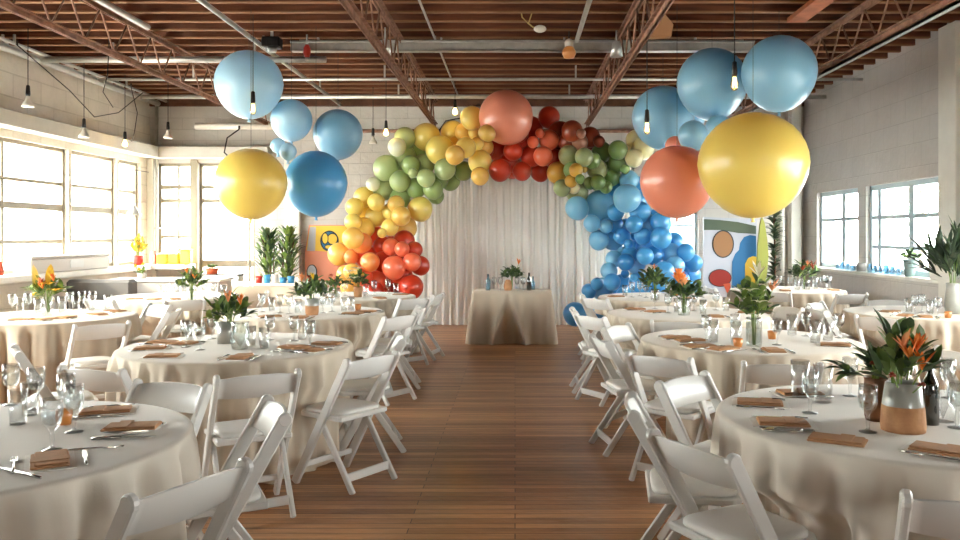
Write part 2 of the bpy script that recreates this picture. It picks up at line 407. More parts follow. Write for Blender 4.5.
pipe('conduit', [(-6.0, 13.2, 3.755), (5, 13.2, 3.755)], .035, 'conduit', 'silver conduit crossing the ceiling closest to the back wall', 'pipe')
pipe('conduit', [(-6.0, 10.4, 3.755), (-2.4, 10.4, 3.755)], .04, 'conduit', 'pale conduit crossing the ceiling above the left hanging balloons', 'pipe')
pipe('pipe', [(-5.55, 14.25, 3.42), (-3.6, 14.25, 3.42)], .06, 'porcelain', 'thick white pipe along the back wall above the left window ledge', 'pipe', 12)
pipe('pipe', [(-2.75, 14.44, 3.36), (2.3, 14.44, 3.36)], .03, 'rust', 'rusty brown pipe along the back wall behind the arch', 'pipe')
pipe('pipe', [(-6.3, 14.42, .9), (-6.3, 14.42, 3.9)], .03, 'conduit', 'grey vertical pipe in the back left corner', 'pipe')
pipe('pipe', [(4.7, 14.4, 0), (4.7, 14.4, 3.8)], .035, 'white_trim', 'white vertical pipe in the back right corner', 'pipe')
tr = thing('cable_tray', (0, 10, 3.765)); tag(tr, 'long grey metal cable tray across the middle of the ceiling', 'tray')
b = B(); b.box2((-2.72, -.06, 0), (2.9, .06, .015)); b.box2((-2.72, -.06, 0), (2.9, -.05, .1)); b.box2((-2.72, .05, 0), (2.9, .06, .1)); b.build('channel', 'tray', tr)
for k in range(4):
    b = B(); b.tube([(-2.72+.1*k, -.08+.05*k, .105+.022*(k % 2)), (2.9-.12*k, -.08+.05*k, .105+.022*(k % 2))], .011, 6); b.build('cable', 'conduit', tr)
for x in (-2.4, -.9, .6, 2.2):
    b = B(); b.box2((x-.012, -.02, .02), (x+.012, .02, .17)); b.build('hanger', 'tray', tr)

def pendant(px, py, Y, kind, lab, dx=0):
    p = at(px, py, Y); r = thing('hanging_bulb', p); tag(r, lab, 'light bulb', 'bare bulbs hanging from the ceiling')
    sc = 1.0
    c = B(); zc = 3.95-p.z
    c.tube([(dx, 0, zc), (dx*.3, 0, zc*.5), (0, 0, .12)], .005, 6); c.build('cord', 'wire', r)
    s = B(); s.lathe([(.008, .13), (.02, .12), (.024, .06), (.026, .02), (.022, .0)], 12); s.build('socket', 'black', r)
    u = B()
    if kind == 'edison':
        u.lathe([(.016, .0), (.02, -.02), (.034, -.06), (.036, -.09), (.026, -.12), (.006, -.13)], 14); u.build('bulb', 'bulbclear', r)
        w = B(); w.tube([(-.008, 0, -.01), (-.012, 0, -.1), (.0, .01, -.04), (.012, 0, -.1), (.008, 0, -.01)], .0045, 5); w.build('filament', 'bulbglow', r)
    elif kind == 'flood':
        u.lathe([(.016, .0), (.024, -.02), (.03, -.05), (.06, -.09), (.07, -.12), (.062, -.13), (.001, -.128)], 16); u.build('bulb', 'porcelain', r)
    else:
        u.lathe([(.016, .0), (.02, -.02), (.038, -.06), (.03, -.092), (.004, -.105)], 14); u.build('bulb', 'bulbglow', r)
    return r
pendant(253, 103, 9.0, 'edison', 'glowing filament bulb hanging in front of the large pale blue balloon at left')
pendant(647, 122, 8.4, 'edison', 'glowing filament bulb hanging in front of the blue balloon above the coral one')
pendant(734.5, 76, 7.2, 'edison', 'glowing filament bulb hanging between the two highest pale blue balloons')
pendant(386, 129, 12.5, 'glow', 'small glowing bulb hanging left of the sage green balloons')
pendant(455, 108, 12.6, 'glow', 'small bulb hanging above the yellow balloons at the arch top')
pendant(28, 96, 9.6, 'flood', 'white flood bulb hanging high before the left wall')
pendant(84, 128, 11.0, 'flood', 'small flood bulb hanging over the left window ledge')
pendant(125, 140, 12.4, 'glow', 'small glowing bulb hanging at the corner of the left window ledge')
pendant(168, 130, 12.8, 'flood', 'small flood bulb hanging over the back window ledge')
pendant(373, 136, 13.4, 'flood', 'flood bulb hanging right of the rightmost blue balloon in the left cluster')
# dome lamp at the left window
p = at(134, 212, 13.3); r = thing('hanging_dome_lamp', p); tag(r, 'grey metal dome lamp hanging before the left window near the corner', 'lamp')
b = B(); b.lathe([(.02, .1), (.035, .08), (.06, .04), (.11, -.03), (.115, -.05), (.105, -.05), (.05, .03), (.001, .06)], 18); b.build('lamp_shade', 'silver', r)
b = B(); b.tube([(0, 0, .1), (0, 0, .6), (-.02, 0, .66), (-.12, 0, .68)], .006, 6); b.build('rod', 'wire', r)
b = B(); b.tube([(-.12, 0, .68), (-.2, .1, .7), (-.2, .6, .72), (-.2, .98, .72)], .006, 6); b.build('bracket', 'wire', r)
# wires on the left wall
pipe('wire', [(-5.95, 9.8, 3.8), (-5.92, 10.9, 3.45), (-5.95, 11.6, 3.2), (-5.9, 12.2, 3.35), (-5.95, 13.1, 3.8)], .007, 'wire', 'dark loose wire looping below the ceiling along the left wall', 'wire', 6)
pipe('wire', [(-5.9, 12.6, 3.8), (-5.78, 12.55, 3.4), (-5.8, 12.5, 3.1), (-5.82, 12.45, 2.95)], .006, 'wire', 'dark wire dropping to the corner of the left window ledge', 'wire', 6)
pipe('wire', [(-5.0, 10.1, 3.9), (-5.02, 10.1, 3.5), (-5.1, 10.15, 3.3), (-4.95, 10.1, 3.1)], .006, 'wire', 'short dangling dark wire left of the hanging balloons', 'wire', 6)
pipe('wire', [(-4.75, 14.12, 3.35), (-4.95, 14.1, 3.2), (-5.0, 14.1, 2.95), (-4.8, 14.1, 2.75)], .012, 'wire', 'black cable curling down the back wall over the yellow balloon', 'wire', 6)
pipe('wire', [(-.75, 13.6, 3.6), (-.6, 13.6, 3.7), (-.5, 13.6, 3.55), (-1.15, 13.6, 3.42), (-1.3, 13.6, 3.2)], .012, 'wire', 'black cable trailing on the back wall above the yellow balloons', 'wire', 6)
# spotlight box, red fitting, globe, cardboard box, yellow cord lamp
r = thing('spotlight_box', at(272, 43, 9.9)); tag(r, 'black spotlight box fixed above the large pale blue balloon on the left', 'spotlight')
b = B(); b.box((0, 0, 0), (.22, .16, .13)); b.build('housing', 'black', r, bevel=.015)
b = B(); b.lathe([(.05, 0), (.06, .05), (.055, .05), (.04, .01)], 14, (.0, -.0, -.11)); b.build('lens', 'silver', r)
b = B(); b.box((0, 0, .15), (.03, .03, .22)); b.box((0, 0, .25), (.14, .06, .02)); b.build('mount', 'tray', r)
r = thing('hanging_alarm_bell', at(307, 53, 9.84)); tag(r, 'small red fitting hanging under the cable tray right of the spotlight box', 'fitting')
b = B(); b.lathe([(.02, .1), (.04, .06), (.045, 0), (.03, -.05), (.001, -.06)], 12); b.build('body', 'redplastic', r)
b = B(); b.tube([(0, 0, .09), (0, 0, .22)], .012, 6); b.build('stem', 'conduit', r)
b = B(); b.lathe([(.02, -.055), (.024, -.09), (.001, -.1)], 10); b.build('tip', 'porcelain', r)
r = thing('hanging_globe_light', at(569, 52, 9.8)); tag(r, 'round amber globe light hanging below the ceiling conduit in the centre', 'lamp')
b = B(); b.lathe([(.001, -.085), (.06, -.07), (.085, -.02), (.085, .0), (.06, .05), (.05, .06)], 18); b.build('globe', 'amber', r)
b = B(); b.lathe([(.05, .06), (.055, .12), (.03, .15), (.012, .16)], 16); b.build('cap', 'porcelain', r)
b = B(); b.tube([(0, 0, .16), (0, 0, .46)], .008, 6); b.build('rod', 'wire', r)
r = thing('hanging_cardboard_box', at(659, 28, 9.0)); tag(r, 'brown cardboard junction cover hanging by the right middle truss', 'box')
b = B(); b.prism([(-.1, -.05, -.12), (.13, -.05, -.1), (.15, -.05, .03), (.05, -.05, .15), (-.1, -.05, .08)], (0, 1, 0), .1); b.build('cover', 'cardboard', r, bevel=.006)
b = B(); b.tube([(.02, 0, .08), (.02, 0, .3)], .012, 6); b.build('strap', 'rust', r)
r = thing('hanging_cord_lamp', at(540, 28, 9.2)); tag(r, 'small pale lamp on a looped yellow cord hanging top centre', 'lamp')
b = B(); b.tube([(-.24, 0, .32), (-.2, 0, .12), (-.13, 0, .05), (-.08, 0, .2), (-.07, 0, .33)], .008, 6); b.tube([(-.14, 0, .06), (-.08, 0, .01), (-.03, 0, 0)], .008, 6); b.build('cord', 'yellowcord', r)
b = B(); b.ball((.0, 0, -.01), .06, 12, 8, sc=(1.2, .8, .7)); b.build('shade', 'porcelain', r)
r = thing('hanging_timber', (3.05, 7.7, 3.86)); tag(r, 'short orange timber plank fixed under the joists above the right blue balloons', 'plank')
b = B(); b.box((0, 0, 0), (.2, 2.4, .05)); b.build('plank', mat('orange_timber', (176, 98, 56), .8, noise=.3), r, bevel=.004)
for i, (x, y_) in enumerate(((-1.62, 9.6), (1.1, 9.7))):
    r = thing('hanging_reflector', (x+.1, y_, 3.72)); tag(r, ['pale reflector can lamp under the left middle truss', 'pale blue-grey can lamp under the right middle truss'][i], 'lamp')
    b = B(); b.lathe([(.03, .1), (.05, .08), (.075, -.08), (.07, -.08), (.001, .04)], 16); b.build('lamp_shade', 'silver', r)
    b = B(); b.tube([(0, 0, .1), (0, 0, .24)], .01, 6); b.build('stem', 'conduit', r)

# ------------------------------------------------------------------ curtain, sweetheart table
b = B(); n = 420; rows = [(.012, 1.0), (.7, .9), (1.5, .8), (2.3, .75), (2.72, .7), (2.78, .55)]
x0, x1 = -1.95, 1.95
for side in (0, 1):
    pass
vs = []
for (z, am) in rows:
    for i in range(n+1):
        t = i/n; x = x0+(x1-x0)*t
        a = math.sin(t*2*PI*34+1.7*math.sin(t*11))*.022+math.sin(t*2*PI*17+2)*.018+math.sin(t*2*PI*62+z*.3)*.012
        vs.append((x+.01*math.sin(z*2+t*40), 13.86+a*am, z))
fs = [(r_*(n+1)+i, r_*(n+1)+i+1, (r_+1)*(n+1)+i+1, (r_+1)*(n+1)+i) for r_ in range(len(rows)-1) for i in range(n)]
cr = thing('backdrop_curtain', (0, 0, 0)); tag(cr, 'floor-length sheer ivory curtain hung behind the balloon arch', 'curtain')
b.add(vs, fs); b.build('drape', 'curtain', cr)
b = B(); b.tube([(-2.05, 13.86, 2.79), (2.05, 13.86, 2.79)], .02); b.build('rod', 'silver', cr)
for x in (-2.0, 2.0):
    b = B(); b.tube([(x, 13.86, .012), (x, 13.86, 2.79)], .02); b.lathe([(.2, 0), (.2, .012), (.001, .012)], 20, (x, 13.86, 0)); b.build('stand', 'silver', cr)

def drape_rect(cx, cy, w, d, h, mname):
    b = B(); P = []
    per = []
    k = 44
    def corner(w, d, u):   # perimeter point on rounded rectangle
        return
    # superellipse-ish rectangle outline
    outl = []
    rr = .03
    for (sx, sy, a0) in ((1, -1, -PI/2), (1, 1, 0), (-1, 1, PI/2), (-1, -1, PI)):
        for q in range(5):
            a = a0+PI/2*q/4; outl.append((sx*(w/2-rr)+rr*math.cos(a), sy*(d/2-rr)+rr*math.sin(a), math.cos(a), math.sin(a)))
    pts = []
    m = len(outl)
    for i in range(m):
        a, c = outl[i], outl[(i+1) % m]; L = math.hypot(a[0]-c[0], a[1]-c[1]); q = max(1, int(L/.02))
        for j in range(q):
            t = j/q; pts.append(tuple(a[e]*(1-t)+c[e]*t for e in range(4)))
    m = len(pts); rings = 12; vs = []
    for r_ in range(rings+1):
        t = r_/rings; z = h*(1-t)
        for i, (x, y, nx, ny) in enumerate(pts):
            u = i/m
            fold = .5*math.sin(u*2*PI*17+.6*math.sin(u*31))+.4*math.sin(u*2*PI*9+1.3)
            # gathered swag: cloth is pulled towards the sides on the front
            off = t*(.035*abs(nx)+.02)+(t**.6)*.05*(fold*.8+.5)
            xx = x+nx*off; yy = y+ny*off
            if ny < -.5:
                v_ = abs(x+.05)-(.03+.2*t)
                yy += -.06*t**.5*math.exp(-(v_/.045)**2)+(.07*t if v_ < 0 else 0)*min(1, abs(v_)/.05)
            vs.append((cx+xx, cy+yy, max(.004, z)))
    fs = [(r_*m+i, r_*m+(i+1) % m, (r_+1)*m+(i+1) % m, (r_+1)*m+i) for r_ in range(rings) for i in range(m)]
    fs.append(tuple(range(m)))
    b.add(vs, fs); return b
b = drape_rect(-.04, 11.75, 1.1, .55, .745, 'linen_t')
tag(b.build('draped_table', 'linen_t'), 'small rectangular table under taupe linen cloth before the ivory curtain', 'table')
o = bpy.data.objects['draped_table']

# ------------------------------------------------------------------ folding chair
def make_chair():
    r = thing('folding_chair', (0, 0, 0))
    def post(s):
        b = B()
        b.beam((s*.212, .2, .0), (s*.212, -.25, .775), .026, .058)
        b.lathe([(.0305, -.0145), (.0305, .0145)], 14)
        k = len(b.v)-28; b.sm = [False]*len(b.sm)
        for i in range(k, len(b.v)):
            v = b.v[i]; b.v[i] = (s*.212+v[2], -.25+v[0], .775+v[1])
        return b
    for s in (-1, 1): post(s).build('front_leg', 'resin', r, bevel=.006)
    for s in (-1, 1):
        b = B(); b.beam((s*.183, .02, .43), (s*.183, -.27, .0), .024, .04); b.build('rear_leg', 'resin', r, bevel=.005)
    b = B(); b.beam((-.19, -.215, .085), (.19, -.215, .085), .05, .018, up=(0, 0, 1)); b.build('rear_stretcher', 'resin', r, bevel=.004)
    b = B(); b.beam((-.2, .13, .12), (.2, .13, .12), .035, .018, up=(0, 0, 1)); b.build('front_stretcher', 'resin', r, bevel=.004)
    # curved back panel
    b = B(); vs = []; n = 12
    for i in range(n+1):
        t = i/n*2-1; x = t*.2; c = -.03*(1-t*t); top = .014*(1-t*t)
        zt, zb = .778+top, .668-.006*(1-t*t)
        yt, yb = -.25+c, -.188+c
        vs += [(x, yb-.009, zb), (x, yb+.009, zb), (x, yt+.009, zt), (x, yt-.009, zt)]
    fs = []
    for i in range(n):
        a = i*4
        for j in range(4): fs.append((a+j, a+(j+1) % 4, a+4+(j+1) % 4, a+4+j))
    fs += [(0, 1, 2, 3), (n*4+3, n*4+2, n*4+1, n*4)]
    b.add(vs, fs, sm=True); b.build('backrest', 'resin', r, bevel=.003)
    # seat frame and padded seat
    b = B(); o = []
    for (x, y) in ((-.2, -.19), (.2, -.19), (.2, .16), (.15, .205), (-.15, .205), (-.2, .16)): o.append((x, y, .415))
    b.prism(o, (0, 0, 1), .03); sf = b.build('seat', 'resin', r, bevel=.006)
    b = B(); vs = []; rings = [(1.0, .445), (1.0, .458), (.96, .468), (.8, .474), (.4, .478)]
    k = 28
    for (q, z) in rings:
        for i in range(k):
            a = 2*PI*i/k; ca, sa = math.cos(a), math.sin(a)
            e = .35; x = .178*q*abs(ca)**e*(1 if ca > 0 else -1); y = .178*q*abs(sa)**e*(1 if sa > 0 else -1)
            vs.append((x, y+.005, z))
    fs = [(j*k+i, j*k+(i+1) % k, (j+1)*k+(i+1) % k, (j+1)*k+i) for j in range(len(rings)-1) for i in range(k)]+[tuple((len(rings)-1)*k+i for i in range(k)), tuple(range(k-1, -1, -1))]
    b.add(vs, fs); b.build('seat_pad', 'vinyl', sf)
    return r

# ------------------------------------------------------------------ tables
R = .78
TB = {   # key: (x, y, phrase, cloth material)
 'L1': (-2.04, 3.05, 'front left table', 'linen_w'),
 'L2': (-1.93, 5.71, 'second table left of the aisle', 'linen'),
 'L3': (-2.1, 8.2, 'third table left of the aisle', 'linen'),
 'L4': (-2.05, 10.4, 'farthest table left of the aisle', 'linen'),
 'LA': (-4.45, 7.8, 'table by the left windows', 'linen_t'),
 'LB': (-4.3, 10.35, 'rear table by the left windows', 'linen'),
 'LC': (-4.7, 5.0, 'near table by the left windows', 'linen_t'),
 'R1': (1.66, 3.47, 'front right table', 'linen_w'),
 'R2': (1.72, 6.04, 'second table right of the aisle', 'linen'),
 'R3': (1.7, 8.1, 'third table right of the aisle', 'linen'),
 'R4': (1.83, 10.25, 'farthest table right of the aisle', 'linen'),
 'RA': (4.12, 8.2, 'table by the right wall', 'linen'),
 'RB': (3.85, 11.6, 'rear table under the right windows', 'linen_t'),
 'RC': (4.0, 5.4, 'near table by the right wall', 'linen'),
}
CHAIRS = [  # table, angle, radius of the back, twist
 ('L1', -28, 1.2, 0), ('L1', 26, 1.12, 0), ('L1', 72, 1.08, 0),
 ('L2', -69, 1.47, 10), ('L2', -34, 1.28, 0), ('L2', 12, 1.12, 0), ('L2', -109, 1.25, 0), ('L2', 195, 1.36, 20),
 ('L3', -34, 1.27, 0), ('L3', 6, 1.12, 0), ('L3', 100, 1.12, 0),
 ('L4', -45, 1.25, 0), ('L4', -12, 1.12, 0), ('L4', 130, 1.1, 0),
 ('LA', -44, 1.42, 0), ('LA', 52, 1.12, 0), ('LA', 8, 1.15, 0), ('LC', 22, 1.22, 0),
 ('LB', -62, 1.15, 0), ('LB', 15, 1.12, 0), ('LB', -112, 1.12, 0),
 ('R1', 208.5, 1.18, 0), ('R1', 173, 1.15, 0), ('R1', 136, 1.1, 0), ('R1', 254, 1.24, 0),
 ('R2', 231, 1.34, 0), ('R2', 190, 1.13, 0), ('R2', 146, 1.08, 0), ('R2', 262, 1.34, 0),
 ('R3', 212, 1.2, 0), ('R3', 180, 1.12, 0), ('R3', 254, 1.16, 0), ('R3', 15, 1.15, 0),
 ('R4', 180, 1.0, 0), ('R4', 218, 1.15, 0), ('R4', -15, 1.12, 0),
 ('RA', 182, 1.12, 0), ('RA', 142, 1.1, 0), ('RA', 85, 1.12, 0), ('RA', 225, 1.2, 0),
 ('RB', 285, 1.4, 0), ('RB', 243, 1.12, 0), ('RB', 185, 1.12, 0),
 ('RC', 190, 1.2, 0),
]
def cloth(key, ti):
    x0, y0, ph, m = TB[key]; rnd = random.Random(ti*17+3)
    n = 288; h = .76
    ch = [(math.radians(a), r-.25+(-.24)) for (k, a, r, tw) in CHAIRS if k == key]
    p1, p2, p3 = rnd.uniform(0, 6), rnd.uniform(0, 6), rnd.uniform(0, 6)
    rings = [(0.001, h, 0), (R*.5, h, 0), (R*.97, h, 0), (R, h-.004, 0), (R+.006, h-.014, 0)]
    for i in range(1, 13): rings.append((R+.008, h-.014-(h-.02)*i/12, i/12))
    vs = []
    for (r, z, t) in rings:
        for j in range(n):
            a = 2*PI*j/n; rr = r
            if t > 0:
                ph_ = 21*a+p1+1.6*math.sin(2*a+p2)+.8*math.sin(5*a+p3)
                f = (.5+.5*math.cos(ph_))**1.6*(.75+.25*math.sin(3*a+p3))+.22*math.cos(2.0*ph_+p2)+.12*math.sin(41*a+p1)*t
                rr = r-.015+(t**.3)*.105*f+.012*t
                for (ca, rf) in ch:
                    d = abs((a-ca+PI) % (2*PI)-PI)*max(.5, rf)
                    w = 1-min(1, max(0, (d-.245)/.05)); w = w*w*(3-2*w)
                    zz = min(1, max(0, (.56-z)/.1)); lim = rf-.03-.045*min(1, max(0, 1-f))
                    if rr > lim: rr += (lim-rr)*w*zz
            vs.append((rr*math.cos(a), rr*math.sin(a), max(z, .006)))
    k = len(rings)
    fs = [(i*n+j, i*n+(j+1) % n, (i+1)*n+(j+1) % n, (i+1)*n+j) for i in range(k-1) for j in range(n)]
    b = B(); b.add(vs, fs)
    o = b.build('round_table_cloth', m, loc=(x0, y0, 0))
    o['label'] = {'L1': 'white floor-length cloth on the round table nearest at front left', 'R1': 'white floor-length cloth on the round table nearest at front right'}.get(key, 'cream floor-length cloth covering the '+ph); o['category'] = 'tablecloth'; o['group'] = 'round floor-length tablecloths'
for i, k in enumerate(TB): cloth(k, i)

proto = make_chair(); first = True
for (k, a, r, tw) in CHAIRS:
    x0, y0, ph, m = TB[k]; a = math.radians(a); u = Vector((math.cos(a), math.sin(a)))
    o = proto if first else copy_tree(proto); first = False
    p = Vector((x0, y0))+u*(r-.25)
    o.location = (p.x, p.y, 0); o.rotation_euler = (0, 0, a+PI/2+math.radians(tw))
    rank(o, 'white folding chair, {n} from the left at the '+ph, 'chair'+k, 'chair', 'white folding chairs', keep=True)

# ------------------------------------------------------------------ tableware
def dup_or(first, o):
    return o if first else copy_tree(o)
def make_goblet():
    r = thing('water_goblet')
    b = B(); b.lathe([(.034, 0), (.034, .003), (.008, .008), (.006, .02), (.009, .045), (.006, .065), (.016, .078), (.03, .095), (.036, .12), (.037, .15), (.034, .185), (.0325, .185), (.035, .15), (.034, .12), (.027, .097), (.001, .084)], 16)
    b.build('glass', 'glass', r)
    w = B(); w.lathe([(.001, .086), (.026, .099), (.033, .12), (.034, .142), (.001, .142)], 14); w.build('water', 'water', r)
    return r
def make_tumbler():
    b = B(); b.lathe([(.03, 0), (.034, .07), (.036, .14), (.034, .14), (.031, .07), (.027, .012), (.001, .01)], 16)
    return b.build('glass_tumbler', 'glass')
def make_napkin():
    r = thing('folded_napkin')
    b = B(); b.box((0, 0, .004), (.115, .2, .008)); b.box((.004, .004, .011), (.1, .19, .006)); b.build('fold', 'kraft', r, bevel=.003)
    b = B(); b.box((0, -.03, .0155), (.117, .05, .003)); b.build('band', 'kraft', r, bevel=.001)
    return r
def make_card():
    b = B(); b.box((0, 0, .0015), (.15, .25, .003)); return b.build('menu_card', 'card')
def make_plate():
    b = B(); b.lathe([(.001, .002), (.06, .002), (.07, .004), (.105, .014), (.107, .017), (.07, .009), (.001, .006)], 28); return b.build('side_plate', 'china')
def make_fork():
    b = B()
    b.tube([(0, -.1, .004), (0, -.04, .006), (0, .03, .007), (0, .05, .004)], [.0045, .004, .003, .003], 6)
    b.box((0, .062, .005), (.022, .026, .003))
    for k in (-1.5, -.5, .5, 1.5): b.tube([(k*.0062, .07, .005), (k*.006, .105, .008)], .0016, 5)
    return b.build('dinner_fork', 'steel')
def make_knife():
    b = B(); b.tube([(0, -.115, .005), (0, -.07, .006), (0, -.01, .005)], [.005, .006, .0045], 6)
    b.prism([(-.008, -.01, .004), (.009, -.01, .004), (.009, .08, .004), (.0, .115, .004), (-.007, .09, .004)], (0, 0, 1), .002)
    return b.build('dinner_knife', 'steel')
def make_spoon():
    b = B(); b.tube([(0, -.1, .005), (0, -.03, .006), (0, .05, .006)], [.005, .004, .003], 6); b.ball((0, .075, .006), .028, 12, 6, sc=(.7, 1, .2))
    return b.build('soup_spoon', 'steel')
def make_votive():
    b = B(); b.lathe([(.026, 0), (.032, .03), (.033, .06), (.029, .06), (.027, .02), (.001, .02)], 16); return b.build('candle_glass', 'amber')
PROTO = {}
MK = {'goblet': (make_goblet, 'stemmed water goblet', 'glass', 'water goblets'), 'tumbler': (make_tumbler, 'straight glass tumbler', 'glass', 'glass tumblers'),
      'napkin': (make_napkin, 'folded brown napkin', 'napkin', 'folded brown napkins'), 'card': (make_card, 'white menu card', 'card', 'white menu cards'),
      'plate': (make_plate, 'small grey plate', 'plate', 'small grey plates'), 'fork': (make_fork, 'silver fork', 'cutlery', 'silver forks'),
      'knife': (make_knife, 'silver knife', 'cutlery', 'silver knives'), 'spoon': (make_spoon, 'silver spoon', 'cutlery', 'silver spoons'), 'votive': (make_votive, 'small amber candle glass', 'candle', 'amber candle glasses')}
def put(kind, key, px=None, py=None, rz=0, xyz=None, z=.76, scale=1):
    fn, ds, cat, grp = MK[kind]
    if kind in PROTO: o = copy_tree(PROTO[kind])
    else: o = fn(); PROTO[kind] = o
    x0, y0, ph, m = TB[key]
    if xyz is None:
        p = flat(px, py, .76); d = Vector((p.x-x0, p.y-y0)); lim = R-(.13 if kind in ('napkin', 'card') else .07)
        if d.length > lim: d = d*(lim/d.length)
        p = Vector((x0+d.x, y0+d.y, z))
    else: p = Vector(xyz)
    o.location = p; o.rotation_euler = (0, 0, rz); o.scale = (scale,)*3
    rank(o, ds+', {n} from the left on the '+ph, kind+key, cat, grp)
    return o, p
def setting(key, px, py, rz, card=True, cut='fk', plate=False):
    """a napkin on its card (or plate) with cutlery beside it"""
    x0, y0, ph, m = TB[key]
    p = flat(px, py, .76); d = Vector((p.x-x0, p.y-y0))
    if d.length > R-.17: d *= (R-.17)/d.length
    c = Vector((x0+d.x, y0+d.y, .76)); zz = .76
    if plate: put('plate', key, xyz=(c.x, c.y, .76)); zz = .7775
    elif card: put('card', key, xyz=(c.x, c.y, .76), rz=rz); zz = .763
    put('napkin', key, xyz=(c.x, c.y, zz), rz=rz)
    for i, ch in enumerate(cut):
        off = Matrix.Rotation(rz, 2) @ Vector((.105+.03*(i//2), 0))*(1 if i % 2 else -1)
        q = c+Vector((off.x, off.y, 0)); e = Vector((q.x-x0, q.y-y0))
        if e.length > R-.09: continue
        put({'f': 'fork', 'k': 'knife', 's': 'spoon'}[ch], key, xyz=(q.x, q.y, .76), rz=rz)
def items(key, kind, pts, **kw):
    for p in pts: put(kind, key, p[0], p[1], random.uniform(0, 6), **kw)
D = math.radians
# front right
setting('R1', 760, 404, D(75), cut='fk'); setting('R1', 783, 424, D(80), cut='fks'); setting('R1', 832, 443, D(60), cut='k', card=False)
setting('R1', 942, 452, D(50), cut='f'); setting('R1', 800, 394, D(95), cut='k')
items('R1', 'goblet', [(810, 413), (868, 432), (957, 428), (850, 396), (948, 398)]); items('R1', 'tumbler', [(823, 402), (800, 397), (905, 392)], scale=1.25)
# front left
setting('L1', 50, 462, D(30), cut='fk'); setting('L1', 106, 412, D(-70), cut='fk'); setting('L1', 132, 432, D(-80), cut='sk', plate=True)
items('L1', 'goblet', [(52, 450), (74, 432), (12, 404), (66, 418), (36, 409)]); items('L1', 'tumbler', [(18, 424), (30, 415)]); items('L1', 'votive', [(64, 424)])
put('knife', 'L1', 20, 474, D(60)); put('fork', 'L1', 92, 450, D(-75))
# second left
for (px, py, a) in ((150, 349, -75), (162, 357, -80), (240, 358, 0), (294, 350.5, 70), (337, 344.5, 80), (312, 351, 60), (163, 343, -100), (182, 344, 80)):
    setting('L2', px, py, D(a), cut='fk', plate=px in (294,))
items('L2', 'goblet', [(186, 347), (200, 350), (294, 341), (310, 347), (270, 340), (212, 339)]); items('L2', 'tumbler', [(264, 348), (251, 346), (302, 339), (190, 341)])
# second right
for (px, py, a) in ((676, 338, -80), (700, 347, -75), (722, 350, -60), (777, 353, 0), (842, 346, 70), (690, 341, -80)):
    setting('R2', px, py, D(a), cut='fk')
items('R2', 'goblet', [(777, 345), (706, 340), (735, 339), (806, 336), (840, 338)]); items('R2', 'tumbler', [(713, 342), (736, 344), (815, 342), (828, 340), (792, 335)], scale=1.15); items('R2', 'votive', [(772, 339), (738, 347)])
# third right and left
for (px, py, a) in ((635, 309.5, -80), (655, 312, -60), (716, 317, 0), (750, 313, 60)): setting('R3', px, py, D(a), cut='fk')
items('R3', 'goblet', [(668, 313), (694, 311), (716, 310), (740, 311), (655, 309)]); items('R3', 'tumbler', [(677, 312), (703, 314), (726, 311)])
for (px, py, a) in ((353, 314, 80), (366, 312, 75), (270, 317, -60), (300, 319, 0)): setting('L3', px, py, D(a), cut='fk')
items('L3', 'goblet', [(280, 313), (289, 314), (323, 313), (332, 311.5), (262, 312)]); items('L3', 'tumbler', [(344, 311), (351, 310), (298, 313), (272, 311)]); items('L3', 'votive', [(358, 310)])
# farthest aisle tables
for (px, py, a) in ((616, 297, -80), (690, 299, 0)): setting('R4', px, py, D(a), cut='')
items('R4', 'goblet', [(632, 297), (646, 297.5), (668, 297), (640, 296)]); items('R4', 'tumbler', [(625, 296), (682, 297)])
for (px, py, a) in ((401, 295, 80), (330, 298, 0), (380, 298.5, 30)): setting('L4', px, py, D(a), cut='')
items('L4', 'goblet', [(333, 297), (374, 295), (388, 293.5), (345, 296)]); items('L4', 'tumbler', [(325, 297), (366, 296), (396, 294)])
# left windows
for (px, py, a) in ((21, 320, -80), (66, 318, 0), (97, 315, 60), (126, 311, 75), (45, 320, -20)): setting('LA', px, py, D(a), cut='fk')
items('LA', 'goblet', [(12, 313), (28, 312), (70, 310), (83, 309), (101, 308)]); items('LA', 'tumbler', [(20, 312), (38, 314), (76, 311), (92, 310), (108, 310), (62, 312)], scale=1.1)
for (px, py, a) in ((153, 300, 0), (128, 300, -60), (176, 303, 30)): setting('LB', px, py, D(a), cut='')
items('LB', 'goblet', [(166, 300), (172, 298.5), (178, 300), (204, 297), (214, 298)]); items('LB', 'tumbler', [(161, 298), (183, 298), (224, 297), (196, 296.5)], scale=1.1)
# right side
for (px, py, a) in ((890, 312, -60), (925, 318, -20), (905, 316, -40)): setting('RA', px, py, D(a), cut='fk')
items('RA', 'goblet', [(915, 314), (922, 313), (938, 317)]); items('RA', 'tumbler', [(930, 314), (909, 312)]); items('RA', 'votive', [(948, 318)])
for (px, py, a) in ((836, 290.5, 0), (785, 291, 0)): setting('RB', px, py, D(a), cut='')
items('RB', 'goblet', [(790, 289), (822, 288.5), (829, 288), (779, 289)]); items('RB', 'tumbler', [(797, 290), (844, 288), (815, 289)], scale=1.2)

